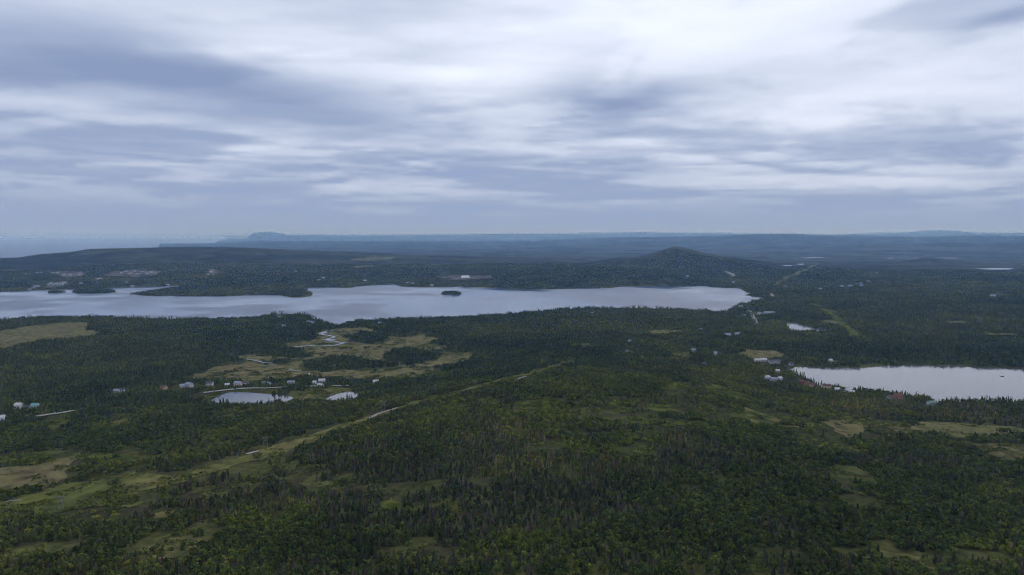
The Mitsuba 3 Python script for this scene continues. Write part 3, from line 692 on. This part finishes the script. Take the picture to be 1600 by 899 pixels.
def plant():
    for b_, (size, n, lod, ra, rb, nv) in BANDS.items():
        lim = math.tan(math.radians(43))
        gx, gy = np.meshgrid(np.arange(-rb * .74, rb * .74, size), np.arange(ra * 0.65, rb, size))
        x, y = gx.ravel(), gy.ravel()
        r = np.hypot(x, y)
        m = (r >= ra) & (r < rb) & (np.abs(x) < lim * y + 30)
        x, y = x[m], y[m]
        x, y = x + rng.uniform(-.18, .18, len(x)) * size, y + rng.uniform(-.18, .18, len(x)) * size
        m = shapely.distance(ALL_OPEN, shapely.points(x, y)) > {0: 2.0, 1: 6.0, 2: 10.0}[lod] + (rng.uniform(0, 1, len(x)) ** 2 * 12 if lod == 0 else 0)
        if lod == 0:
            m &= ~((y > INDIVIDUAL_Y[0] - 1) & (y < INDIVIDUAL_Y[1] + 1.5) & (np.abs(x) < 305))
        for hx, hy, hr in HOUSE_SPOTS:
            m &= np.hypot(x - hx, y - hy) > hr + size * .35
        z = H(x, y)
        m &= z > -50
        x, y, z = x[m], y[m], z[m]
        sx, sy = slope_at(x, y, size * .5)
        P = np.stack([x, y, x * 0], -1)
        nb, ng, nd = meshkit.fbm(P / 75, 4, 51), meshkit.fbm(P / 65 + 9, 4, 52), meshkit.fbm(P / 38, 3, 53)
        fadeout = np.clip((2200 - np.hypot(x, y)) / 1200, 0, 1)
        nb, ng = nb - .10 * (1 - fadeout), ng - .08 * (1 - fadeout)
        for (_, _, _, _, hb, hg), c0, (wx, wy) in zip(HINTS, HINT_XY, HINT_W):
            g = np.exp(-((x - c0[0]) / wx) ** 2 - ((y - c0[1]) / wy) ** 2)
            nb, ng = nb + hb * g, ng + hg * g
        for (ox, oy, wx, wy, amp) in OPENER:
            nd = nd + amp * np.exp(-((x - ox) / wx) ** 2 - ((y - oy) / wy) ** 2)
        for i in range(len(x)):
            if lod < 2 and nd[i] > (.69 if lod == 0 else .77):
                if lod == 0 and random.random() < .75:
                    stuff_n['scrub'] += 1
                    M = T().translate([x[i], y[i], z[i] + .2]).rotate([0, 0, 1], random.uniform(0, 360)).scale([1.1, 1.1, random.uniform(.7, 1.3)])
                    scene[f"scrub__{stuff_n['scrub']:05d}"] = {'type': 'instance', 'to_world': M, 'group': {'type': 'ref', 'id': f'clump_scrub_{random.randrange(5)}'}}
                continue
            st = 'brown' if nb[i] > .56 and nb[i] > ng[i] - .02 else 'green' if ng[i] > .55 else 'dark'
            key = 'forest' if r[0] * 0 + math.hypot(x[i], y[i]) < 1300 else 'lakeside_forest'
            stuff_n[key] += 1
            a = random.randrange(4) * math.pi / 2 + random.uniform(-.15, .15)
            s, hz = random.uniform(.95, 1.12), random.uniform(.8, 1.15) * min(1.5, max(1.0, 1 + (y[i] - 900) / 1400))
            c_, s_ = math.cos(a) * s, math.sin(a) * s * random.choice((-1, 1))
            M = np.array([[c_, -s_, 0, x[i]], [s_, c_, 0, y[i]], [sx[i] * c_ + sy[i] * s_, -sx[i] * s_ + sy[i] * c_, hz, z[i]], [0, 0, 0, 1.0]])
            scene[f'{key}__{stuff_n[key]:05d}'] = {'type': 'instance', 'to_world': T(M), 'group': {'type': 'ref', 'id': f'clump_{b_}_{st}_{random.randrange(nv)}'}}
    for isle in ISLES:
        a, b, c, d = isle.bounds
        for gx_ in np.arange(a, c, 13):
            for gy_ in np.arange(b, d, 13):
                if isle.buffer(-4).contains(Point(gx_, gy_)):
                    stuff_n['lakeside_forest'] += 1
                    M = T().translate([gx_, gy_, 1.0]).rotate([0, 0, 1], random.uniform(0, 360)).scale([.8, .8, random.uniform(1.2, 1.7)])
                    scene[f"lakeside_forest__{stuff_n['lakeside_forest']:05d}"] = {'type': 'instance', 'to_world': M, 'group': {'type': 'ref', 'id': f'clump_mid_dark_{random.randrange(5)}'}}
    # taller spruces along the near shores
    shores = [(LAKE, 10, 1.0)] + [(p, 7, .72) for nm, _, p in PONDS if nm in ('lake_by_cottages', 'small_pond', 'narrow_pond', 'smaller_pond')]
    for poly, off, size in shores:
        for ring_ in getattr(poly.buffer(off).boundary, 'geoms', [poly.buffer(off).boundary]):
            for t in np.arange(0, ring_.length, 13.0 * size):
                p = ring_.interpolate(t)
                x, y = p.x + random.uniform(-4, 4), p.y + random.uniform(-4, 8 * size)
                if y > 2350 or abs(x) > y * .95 or random.random() < .3 or not poly.contains(Point(x * (1 + 40 / y), y + 40)) or shapely.dwithin(ALL_OPEN, Point(x, y), 2.0):
                    continue
                if any(math.hypot(x - hx, y - hy) < hr + 6 for hx, hy, hr in HOUSE_SPOTS):
                    continue
                stuff_n['lakeside_forest'] += 1
                M = T().translate([x, y, float(H(x, y))]).rotate([0, 0, 1], random.uniform(0, 360)).scale([size, size, size * random.uniform(.75, 1.25)])
                scene[f"lakeside_forest__{stuff_n['lakeside_forest']:05d}"] = {'type': 'instance', 'to_world': M, 'group': {'type': 'ref', 'id': f'clump_shore_{random.randrange(4)}'}}
    # low scrub in the open ground
    for poly, shrub in OPEN:
        if not shrub:
            continue
        a, b, c, d = poly.bounds
        n = int(poly.area / (500 if shrub == 2 else 130))
        q = np.stack([rng.uniform(a, c, n * 3), rng.uniform(b, d, n * 3)], 1)
        den = meshkit.fbm(np.c_[q / 40, q[:, :1] * 0], 3, 61)
        rim = shapely.distance(shapely.boundary(poly), shapely.points(q))
        q = q[(den + .16 * np.exp(-rim / 7) > (.55 if shrub == 2 else .49)) & shapely.contains_xy(poly, q[:, 0], q[:, 1]) & ~shapely.dwithin(ROADS, shapely.points(q), 3.0)][:n]
        tall = meshkit.fbm(np.c_[q / 30 + 5, q[:, :1] * 0], 3, 62)
        sx, sy = slope_at(q[:, 0], q[:, 1], 6)
        for (x, y), u, w, z, ta in zip(q, sx, sy, H(q[:, 0], q[:, 1]), tall):
            stuff_n['scrub'] += 1
            s = random.uniform(.55, 1.05)
            a_ = random.uniform(0, 6.28)
            c_, s_ = math.cos(a_) * s, math.sin(a_) * s
            M = np.array([[c_, -s_, 0, x], [s_, c_, 0, y], [u * c_ + w * s_, -u * s_ + w * c_, s, z + .3], [0, 0, 0, 1.0]])
            scene[f"scrub__{stuff_n['scrub']:05d}"] = {'type': 'instance', 'to_world': T(M), 'group': {'type': 'ref', 'id': f'clump_scrub_{random.randrange(5) if ta < .53 else random.randrange(5, 8)}'}}
    for poly, shrub in OPEN:
        if not shrub or poly.centroid.y > 1300:
            continue
        a, b, c, d = poly.bounds
        q = np.stack([rng.uniform(a, c, int((c - a) * (d - b) / 55)), rng.uniform(b, d, int((c - a) * (d - b) / 55))], 1)
        den = meshkit.fbm(np.c_[q / 16, q[:, :1] * 0], 3, 64)
        q = q[(den > (.61 if shrub == 2 else .54)) & shapely.contains_xy(poly, q[:, 0], q[:, 1]) & ~shapely.dwithin(ROADS, shapely.points(q), 4.0)]
        sx, sy = slope_at(q[:, 0], q[:, 1], 6)
        for (x, y), u, w, z in zip(q, sx, sy, H(q[:, 0], q[:, 1])):
            stuff_n['tussocks'] += 1
            a_ = random.uniform(0, 6.28)
            c_, s_ = math.cos(a_), math.sin(a_)
            M = np.array([[c_, -s_, 0, x], [s_, c_, 0, y], [u * c_ + w * s_, -u * s_ + w * c_, random.uniform(.7, 1.2), z + .5], [0, 0, 0, 1.0]])
            scene[f"tussocks__{stuff_n['tussocks']:05d}"] = {'type': 'instance', 'to_world': T(M), 'group': {'type': 'ref', 'id': f'clump_tussock_{random.randrange(4)}'}}
    tag('tussocks', 'rough grass tussocks on the near bogs and the cleared strip', 'grass', kind='stuff')
    tag('forest', 'mixed dark spruce and scrubby broadleaf forest covering the near hill', 'forest', kind='stuff')
    tag('lakeside_forest', 'dense dark spruce forest around the bog, lake and plain', 'forest', kind='stuff')
    tag('scrub', 'low green scrub scattered over the bogs and the cleared strip', 'scrub', kind='stuff')


# ------------------------------------------------------------------ the nearest trees, one by one
TREE_KINDS = {}
def tree_models():
    rg = np.random.default_rng(77)
    for kind, name, n in (('spruce', 'spruce_tree', 8), ('brown', 'browned_spruce_tree', 6), ('leaf', 'broadleaf_tree', 8), ('bright', 'bright_shrub', 5), ('snag', 'dead_tree', 5)):
        for i in range(n):
            v, f, uv = tree(kind, 0, rg)
            h = v[:, 2].max()
            tr = trimesh.creation.cone(radius=.16 if kind != 'bright' else .08, height=h * .8, sections=5)
            tr.apply_translation([0, 0, -.3])
            TREE_KINDS.setdefault(kind, []).append((ply((v, f), 'foliage', uv=uv), ply(tr, 'bark'), name))


TREE_LABEL = {'spruce': ('dark green spruce', 'tree'), 'brown': ('thin browned spruce', 'tree'), 'leaf': ('round green broadleaf tree', 'tree'), 'bright': ('low bright green shrub', 'shrub'), 'snag': ('bare grey dead tree', 'dead tree')}


def individuals():
    tree_models()
    s = 3.5
    gx, gy = np.meshgrid(np.arange(-308, 308, s), np.arange(INDIVIDUAL_Y[0], INDIVIDUAL_Y[1], s))
    x, y = gx.ravel() + rng.uniform(-1.5, 1.5, gx.size), gy.ravel() + rng.uniform(-1.5, 1.5, gx.size)
    z = H(x, y)
    P = np.stack([x, y, x * 0], -1)
    ng = meshkit.fbm(P / 65 + 9, 4, 52) + .12
    for i in range(len(x)):
        if shapely.dwithin(ALL_OPEN, Point(x[i], y[i]), 1.5):
            continue
        w = [.20, .14, .46, .15, .05] if ng[i] > .54 else [.36, .22, .28, .08, .06]
        kind = rng.choice(['spruce', 'brown', 'leaf', 'bright', 'snag'], p=w)
        crown, trunk, name = TREE_KINDS[kind][rng.integers(len(TREE_KINDS[kind]))]
        if counts.get(name, 0) >= 300:                                   # 300 of a kind stand: the next one is of the kind with the fewest
            kind = min(('brown', 'leaf', 'spruce', 'bright'), key=lambda q: counts.get(TREE_KINDS[q][0][2], 0))
            crown, trunk, name = TREE_KINDS[kind][rng.integers(len(TREE_KINDS[kind]))]
        k = numbered(name)
        hs = rng.uniform(.78, 1.2)
        M = T().translate([x[i], y[i], z[i]]).rotate([0, 0, 1], rng.uniform(0, 360)).scale([rng.uniform(.85, 1.15)] * 2 + [hs])
        scene[k + '__crown'] = {**crown, 'to_world': M}
        scene[k + '__trunk'] = {**trunk, 'to_world': M}
        part = ['far left', 'left', 'middle', 'right', 'far right'][int(np.clip((x[i] + 300) // 120, 0, 4))]
        look = 'taller' if hs > 1.0 else 'shorter'
        what, cat = TREE_LABEL[kind]
        tag(k, f'{look} {what} at the very front of the foreground forest, {part}', cat, f'{look} {what}s at the {part} of the forest front')


# ------------------------------------------------------------------ houses
def bx(x0, x1, y0, y1, z0, z1):
    b = trimesh.creation.box((x1 - x0, y1 - y0, z1 - z0))
    b.apply_translation(((x0 + x1) / 2, (y0 + y1) / 2, (z0 + z1) / 2))
    return b


def gable(w, d, z0, rise, over=.5, t=.22):
    """Two roof slabs; the ridge runs along x."""
    a, b = w / 2 + over, d / 2 + over
    drop = rise * over / (d / 2)
    out = trimesh.creation.extrude_polygon(Polygon([(-b, z0 - drop), (0, z0 + rise), (b, z0 - drop), (b, z0 - drop + t), (0, z0 + rise + t), (-b, z0 - drop + t)]), 2 * a, engine='earcut')
    out.apply_transform(np.array([[0, 0, 1, -a], [1, 0, 0, 0], [0, 1, 0, 0], [0, 0, 0, 1.0]]))
    return out


def house(px, py, w, d, h, wall, roof, label, rot=None, group=None, detail=True, name='house', flat=False):
    w, d, h = (w * .70, d * .76, h * .82) if (py > 545 and not 960 < px < 1140) or name != 'house' else (w * .68, d * .75, h * .8)
    if name == 'house' and (py < 545 or 960 < px < 1140) and wall == 'white':
        wall = 'pale_grey'
    if name == 'house' and (py < 545 or 960 < px < 1140) and roof == 'pale':
        roof = 'bluegrey'
    p = hit(np.array([px], float), np.array([py], float))[0]
    r = math.hypot(*p)
    HOUSE_SPOTS.append((p[0], p[1], max(w, d) * .5))
    # the camera-side clearing of a plot: a yard, so that trees do not hide the house
    for k_ in (0.9,):
        HOUSE_SPOTS.append((p[0] * (1 - k_ * w / r), p[1] * (1 - k_ * w / r), w * .55))
    k = numbered(name)
    tag(k, label, 'house' if name in ('house', 'cottage') else name.replace('_', ' '), group)
    z = float(H(p[0], p[1]))
    rot = random.uniform(-40, 40) if rot is None else rot
    M = T().translate([p[0], p[1], z]).rotate([0, 0, 1], rot)
    add = lambda part, m, mat: scene.__setitem__(k + '__' + part, ply(m, mat, to_world=M))
    rise = min(d * .32, 3.2)
    body = bx(-w / 2, w / 2, -d / 2, d / 2, -2.0, h)
    if flat:
        add('wall', body, 'paint_' + wall)
        add('roof', bx(-w / 2 - .3, w / 2 + .3, -d / 2 - .3, d / 2 + .3, h, h + .4), 'roofing_' + roof)
    else:
        g = trimesh.creation.extrude_polygon(Polygon([(-d / 2, h), (d / 2, h), (0, h + rise - .02)]), w, engine='earcut')
        g.apply_transform(np.array([[0, 0, 1, -w / 2], [1, 0, 0, 0], [0, 1, 0, 0], [0, 0, 0, 1.0]]))
        add('wall', trimesh.util.concatenate([body, g]), 'paint_' + wall)
        add('roof', gable(w, d, h + .01, rise), 'roofing_' + roof)
    if detail:
        n = max(2, int(w // 3.5))
        for i in range(n):
            x = (i + .5) / n * w - w / 2
            for fl in range(1 if h < 4.5 else 2):
                if fl == 0 and i == n // 2:
                    add('door', bx(x - .5, x + .5, -d / 2 - .06, -d / 2 + .02, 0.1, 2.2), 'roofing_brown')
                    continue
                z0 = 1.0 + 2.6 * fl
                add(f'window' + ('' if not (i or fl) else f'_{fl * n + i:03d}'), bx(x - .6, x + .6, -d / 2 - .05, -d / 2 + .02, z0, z0 + 1.2), 'window_glass')
        if not flat:
            add('chimney', bx(w * .2, w * .2 + .8, d * .1, d * .1 + .8, h, h + rise + 1.0), 'roofing_brown')
    return k


def houses():
    L = [
        (29, 638, 9, 9, 5.2, 'white', 'pale', 'tall white house, leftmost of the cluster beside the left gravel road', 10),
        (42, 639, 9, 7, 3.0, 'white', 'dark', 'low white bungalow in the middle of the cluster beside the left gravel road', -5),
        (55, 638, 10, 8, 4.8, 'white', 'teal', 'white house with a teal roof beside the left gravel road', 8),
        (1, 658, 11, 9, 5.0, 'blue', 'pale', 'pale house cut off by the left edge of the photo', 30),
        (183, 613, 10, 7, 3.0, 'grey', 'bluegrey', 'grey bungalow half hidden in trees left of the tan house', -10),
        (191, 612, 8, 7, 3.4, 'white', 'dark', 'small white house right of the half hidden grey bungalow', 15),
        (256, 609, 10, 8, 5.0, 'tan', 'brown', 'tan two storey house at the left end of the road houses', -20),
        (285, 606, 8, 8, 4.0, 'white', 'bluegrey', 'small white house beside the big white house in the road row', 20),
        (296, 605, 13, 9, 5.4, 'white', 'bluegrey', 'large white house with a blue grey roof in the road row', -25),
        (328, 603, 12, 9, 5.6, 'white', 'dark', 'white two storey house above the left end of the pond', 3),
        (355, 604, 8, 7, 3.4, 'grey', 'pale', 'small grey house above the pond between two white houses', 25),
        (372, 603, 13, 9, 5.2, 'rose', 'bluegrey', 'rose coloured house behind the middle of the pond', -12),
        (384, 602, 9, 8, 5.6, 'white', 'brown', 'tall white house right of the rose coloured house', 12),
        (412, 601, 8, 7, 3.2, 'white', 'bluegrey', 'low white house above the right half of the pond', 0),
        (420, 603, 10, 8, 4.2, 'blue', 'bluegrey', 'blue grey house among trees above the right half of the pond', -30),
        (455, 599, 14, 6, 2.8, 'grey', 'bluegrey', 'long low grey shed in trees right of the pond', 2),
        (482, 587.5, 7, 6, 3.2, 'white', 'pale', 'small white cabin alone at the edge of the bog', 20),
        (492, 600, 7, 7, 3.6, 'white', 'pale', 'small white house left of the tan house by the road bend', -15),
        (503, 597, 13, 8, 3.4, 'white', 'pale', 'white bungalow behind the tan house by the road bend', 10),
        (501, 605.5, 10, 8, 4.6, 'tan', 'pale', 'tan house with a pale roof beside the road bend', -20),
        (587, 599, 11, 8, 3.6, 'white', 'pale', 'white house alone in the trees right of the ponds', 28),
        (1183, 565, 12, 8, 3.4, 'white', 'pale', 'low white building at the left of the pale clearing', 5),
        (1193, 564.5, 13, 9, 3.6, 'white', 'pale', 'low white building beside the big grey block', -4),
        (1236, 571, 9, 7, 3.2, 'grey', 'dark', 'small grey house between the big grey block and the lake', 20),
        (1215, 582, 8, 7, 3.6, 'white', 'pale', 'white cabin in dark trees at the lake end', -15),
        (1199, 592, 9, 7, 3.6, 'white', 'pale', 'white cottage at the left end of the cottage row', 10),
        (1208, 595, 11, 8, 3.6, 'grey', 'bluegrey', 'grey roofed cottage second from the left in the cottage row', -5),
        (1218, 594, 9, 7, 3.8, 'white', 'pale', 'white cottage third from the left in the cottage row', 25),
        (1252, 600, 9, 7, 4.6, 'red', 'redbrown', 'red cottage by the near shore of the lake', -25),
        (1261, 602, 8, 7, 4.4, 'orange', 'redbrown', 'orange brown cottage right beside the red cottage', 20),
        (1269, 605, 8, 7, 4.8, 'tan', 'brown', 'tan cottage at the right of the red cottages', -10),
        (1287, 606, 7, 7, 4.2, 'cream', 'brown', 'small cream cottage left of the wider cream cottage', 0),
        (1294, 606.5, 9, 7, 4.2, 'cream', 'brown', 'wider cream cottage facing the near slope', 8),
        (1308, 612, 8, 7, 4.6, 'blue', 'pale', 'pale blue cottage between the cream and white cottages', -20),
        (1324, 613, 9, 7, 4.0, 'grey', 'pale', 'grey cottage left of the white one below the lake', 10),
        (1331, 616, 9, 7, 4.2, 'white', 'pale', 'white cottage right of the grey one below the lake', -30),
        (1390, 623, 8, 6, 3.0, 'grey', 'brown', 'small grey shed left of the big orange house', 10),
        (1403, 623, 13, 10, 5.4, 'orange', 'redbrown', 'big orange brown house near the lake inlet', -8),
        (1455, 633, 12, 9, 3.6, 'white', 'green', 'cottage with a grey green roof right of the lake inlet', 6),
        (1297, 566, 9, 7, 4.2, 'white', 'pale', 'white cottage alone on the far shore of the cottage lake', 20),
        (979, 550, 10, 7, 3.4, 'white', 'dark', 'white bungalow in the forest left of the hilltop houses', 10),
        (984, 535, 9, 7, 3.4, 'grey', 'pale', 'small pale house in the forest behind the white bungalow', -10),
        (1083, 549, 10, 7, 3.4, 'white', 'pale', 'white hilltop house nearest the green field', 5),
        (1118, 555, 8, 7, 5.2, 'white', 'pale', 'tall white house right of the green field', -15),
        (1100, 572, 8, 7, 4.8, 'white', 'dark', 'white house alone in the trees below the hilltop pole', 15),
        (1051, 522, 10, 7, 3.4, 'white', 'pale', 'white house beside the reddish clearing', 0),
        (1094, 517, 12, 8, 3.6, 'grey', 'pale', 'grey house right of the reddish clearing', 12),
        (1137, 525, 16, 10, 4.0, 'grey', 'bluegrey', 'large grey house in the forest near the straight road', -10),
        (1153, 524, 18, 10, 4.0, 'grey', 'bluegrey', 'long grey house right of the large grey house', 5),
        (925, 491, 12, 8, 4, 'grey', 'bluegrey', 'grey house among trees near the lake shore', 10),
        (594, 506.5, 13, 9, 4, 'white', 'pale', 'white house in trees right of the creek mouth', 0),
        (436, 491.5, 13, 9, 4, 'white', 'pale', 'white house at the tip of the near wooded point', 10),
        (444, 491.5, 13, 9, 4, 'white', 'pale', 'second white house at the tip of the near wooded point', -20),
        (437, 497, 15, 9, 4, 'grey', 'pale', 'grey house below the two white houses on the wooded point', 15),
        (490, 500, 9, 8, 6, 'white', 'pale', 'tall narrow white house near the creek mouth', 0),
        (482, 504.5, 18, 9, 4, 'white', 'pale', 'long white house on the wooded point', -5),
        (489, 506, 13, 9, 4, 'white', 'pale', 'white house at the lower end of the wooded point', 12),
        (443, 511, 13, 8, 4, 'white', 'pale', 'white house deep in the trees of the wooded point', -12),
        (1551, 463.5, 22, 12, 5, 'white', 'pale', 'white building in the gravel clearing of the right forest', 5),
        (1187, 492, 18, 10, 5, 'white', 'pale', 'white house right of the straight pale road', 10),
        (1199, 491, 26, 14, 6, 'white', 'pale', 'largest pale building right of the straight pale road', -5),
        (1207, 490.5, 16, 10, 5, 'grey', 'pale', 'grey building behind the largest pale building', 10),
        (1163, 494.5, 14, 9, 4, 'grey', 'pale', 'grey house left of the straight pale road', 0),
        (1157, 480.5, 18, 10, 5, 'white', 'pale', 'white house at the lake corner', 20),
    ]
    for px, py, w, d, h, wa, ro, la, rot in L:
        house(px, py, w, d, h, wa, ro, la, rot, detail=py > 540)
    house(1210, 568, 26, 12, 7.0, 'grey', 'charcoal', 'big dark grey block with rows of windows by the clearing', 4, name='apartment_block', flat=True)
    house(727, 434.5, 58, 24, 12, 'bright', 'bright', 'long bright white warehouse across the lake', 0, name='warehouse', flat=True, detail=False)
    far = {
        ('tiny pale house at the left lakeshore across the water', 'houses on the far left lakeshore'): [(46, 453.2), (52, 450.5), (55, 448), (60, 447.5), (76, 445), (80, 443), (84, 446), (88, 443.5), (92, 446), (95, 443), (98, 445), (101, 442), (127, 443.5), (198, 442), (207, 447.5), (262, 445.5)],
        ('tiny pale house in the trees of the hillside across the lake at the left', 'houses in the hillside trees across the lake'): [(40, 428), (58, 426.5), (65, 426.5), (152, 436), (158, 436), (390, 421.5)],
        ('tiny pale house on the pale cleared ground of the far left hillside', 'houses on the far left cleared ground'): [(82, 426.5), (90, 427), (100, 430), (110, 430), (125, 430)],
        ('tiny pale house on the pinkish cleared ground across the lake', 'houses on the pinkish cleared ground'): [(190, 427), (197, 424.5), (203, 427.5), (210, 424.5), (215, 428.5), (222, 425), (230, 428), (236, 425.5), (243, 427.5)],
        ('tiny pale house on the cleared ground above the wooded peninsula', 'houses above the wooded peninsula'): [(330, 425), (325, 430)],
        ('tiny white house on the wooded far shore left of the warehouse', 'scattered houses on the far shore'): [(462, 424.5), (498, 438.5), (505, 434.5), (570, 438.5), (636, 442.5), (645, 443.5), (675, 446)],
        ('tiny white house in the hamlet on the right wooded plain', 'houses of the hamlet on the right plain'): [(1315, 448), (1328, 447), (1338, 444.5), (1345, 443.5), (1346, 447), (1357, 440.5), (1370, 427.5)],
        ('tiny pale house by the far road below the peaked hill', 'houses by the far road'): [(1074, 432), (1146, 441.5), (1227, 448), (1282, 452)],
    }
    for (la, gr), spots in far.items():
        for px, py in spots:
            big = random.uniform(.9, 1.3)
            house(px, py + .6, 16 * big, 10 * big, 4.6, random.choice(['white', 'grey', 'grey', 'cream']), random.choice(['pale', 'bluegrey', 'bluegrey']), la, random.uniform(-15, 15), gr, detail=False)


# ------------------------------------------------------------------ poles and a boat
def tube(p0, p1, r0, r1, n=8):
    p0, p1 = np.asarray(p0, float), np.asarray(p1, float)
    a = np.arange(n) * 2 * math.pi / n
    z = (p1 - p0) / np.linalg.norm(p1 - p0)
    x = np.cross(z, [0, 0, 1] if abs(z[2]) < .9 else [1, 0, 0]); x /= np.linalg.norm(x)
    y = np.cross(z, x)
    c = np.cos(a)[:, None] * x + np.sin(a)[:, None] * y
    V = np.vstack([p0 + c * r0, p1 + c * r1, [p0], [p1]])
    i = np.arange(n); j = (i + 1) % n
    return trimesh.Trimesh(V, np.vstack([np.c_[i, j, n + j], np.c_[i, n + j, n + i], np.c_[j, i, i * 0 + 2 * n], np.c_[n + i, n + j, i * 0 + 2 * n + 1]]), process=False)


def hframe(px, py, h, rot, label):
    p = hit(np.array([px], float), np.array([py], float))[0]
    k = numbered('power_line_tower')
    M = T().translate([p[0], p[1], float(H(*p))]).rotate([0, 0, 1], rot)
    add = lambda part, m: scene.__setitem__(k + '__' + part, ply(m, 'pole_wood', smooth=40, to_world=M))
    s = h * .13
    add('pole', tube([-s, 0, -1], [-s, 0, h], .20, .14)); add('pole_001', tube([s, 0, -1], [s, 0, h], .20, .14))
    add('crossarm', trimesh.util.concatenate([bx(-2.4 * s, 2.4 * s, -.28, -.2, h * .88, h * .88 + .32), bx(-2.4 * s, 2.4 * s, .2, .28, h * .88, h * .88 + .32)]))
    add('brace', tube([-s, 0, h * .52], [s, 0, h * .80], .11, .11)); add('brace_001', tube([s, 0, h * .52], [-s, 0, h * .80], .11, .11))
    for i, x in enumerate((-2.2 * s, 0, 2.2 * s)):
        add('insulator' + ('' if not i else f'_{i:03d}'), tube([x, 0, h * .88 - 1.4], [x, 0, h * .88], .10, .10, 6))
    tag(k, label, 'power line tower')
    HOUSE_SPOTS.append((p[0], p[1], 3)); HOUSE_SPOTS.append((p[0] * .985, p[1] * .985, 5))


def pole(px, py, h, label):
    p = hit(np.array([px], float), np.array([py], float))[0]
    k = numbered('utility_pole')
    M = T().translate([p[0], p[1], float(H(*p))]).rotate([0, 0, 1], 20)
    scene[k + '__pole'] = ply(tube([0, 0, -1], [0, 0, h], .28, .18), 'pole_wood', smooth=40, to_world=M)
    scene[k + '__crossarm'] = ply(bx(-1.8, 1.8, -.3, -.16, h - 1.2, h - .95), 'pole_wood', to_world=M)
    tag(k, label, 'utility pole')


def boat(px, py, level):
    p = at_z(np.array([px], float), np.array([py], float), np.array([level]))[0]
    k = numbered('boat')
    M = T().translate([p[0], p[1], level]).rotate([0, 0, 1], 8)
    t = np.linspace(0, 1, 9)
    wd, top = .95 * np.sin(np.pi * np.clip(t * .82 + .14, 0, 1)) ** .6 * (1 - t ** 4), .55 + .35 * t ** 2
    V, Fa = [], []
    for x, w, z in zip(t * 5.5 - 2.75, wd, top):
        V += [[x, -w, z], [x, -w * .75, 0], [x, 0, -.2], [x, w * .75, 0], [x, w, z], [x, w * .9, z], [x, w * .6, .12], [x, 0, .05], [x, -w * .6, .12], [x, -w * .9, z]]
    for i in range(8):
        for j in range(10):
            a, b = i * 10 + j, i * 10 + (j + 1) % 10
            Fa += [[a, b, b + 10], [a, b + 10, a + 10]]
    Fa += [[0, j, j + 1] for j in range(1, 9)]
    scene[k + '__hull'] = ply((np.array(V), np.array(Fa)), 'roofing_charcoal', to_world=M)
    scene[k + '__seat'] = ply(bx(-.4, 0, -.78, .78, .38, .43), 'bark', to_world=M)
    scene[k + '__seat_001'] = ply(bx(1.0, 1.35, -.7, .7, .40, .45), 'bark', to_world=M)
    scene[k + '__motor'] = ply(trimesh.util.concatenate([bx(-3.05, -2.8, -.15, .15, .4, .95), bx(-2.98, -2.9, -.05, .05, -.3, .4)]), 'roofing_dark', to_world=M)
    tag(k, 'small dark boat on the cottage lake near the right edge', 'boat')


houses()
hframe(95, 797, 10, 20, 'grey wooden power line tower, lowest of the row, left foreground')
hframe(415, 700, 10.5, 30, 'grey wooden power line tower above the lower gravel track')
hframe(599, 643, 12, 35, 'grey wooden power line tower beside the white gravel track')
hframe(742, 607, 11, 35, 'grey wooden power line tower, highest on the hill')
pole(1105, 556, 22, 'tall grey pole standing left of the tall white hilltop house')
pole(1003, 566, 16, 'thin grey pole in the trees on the hilltop')
pole(858, 584, 15, 'thin grey pole beside the top of the cleared strip')
boat(1566, 588.5, 22.0)
plant()
individuals()
for k in [k for k in scene if k.startswith('clump_')]:
    if not any(isinstance(d, dict) and d.get('type') == 'instance' and d['group']['id'] == k for d in scene.values()):
        del scene[k]
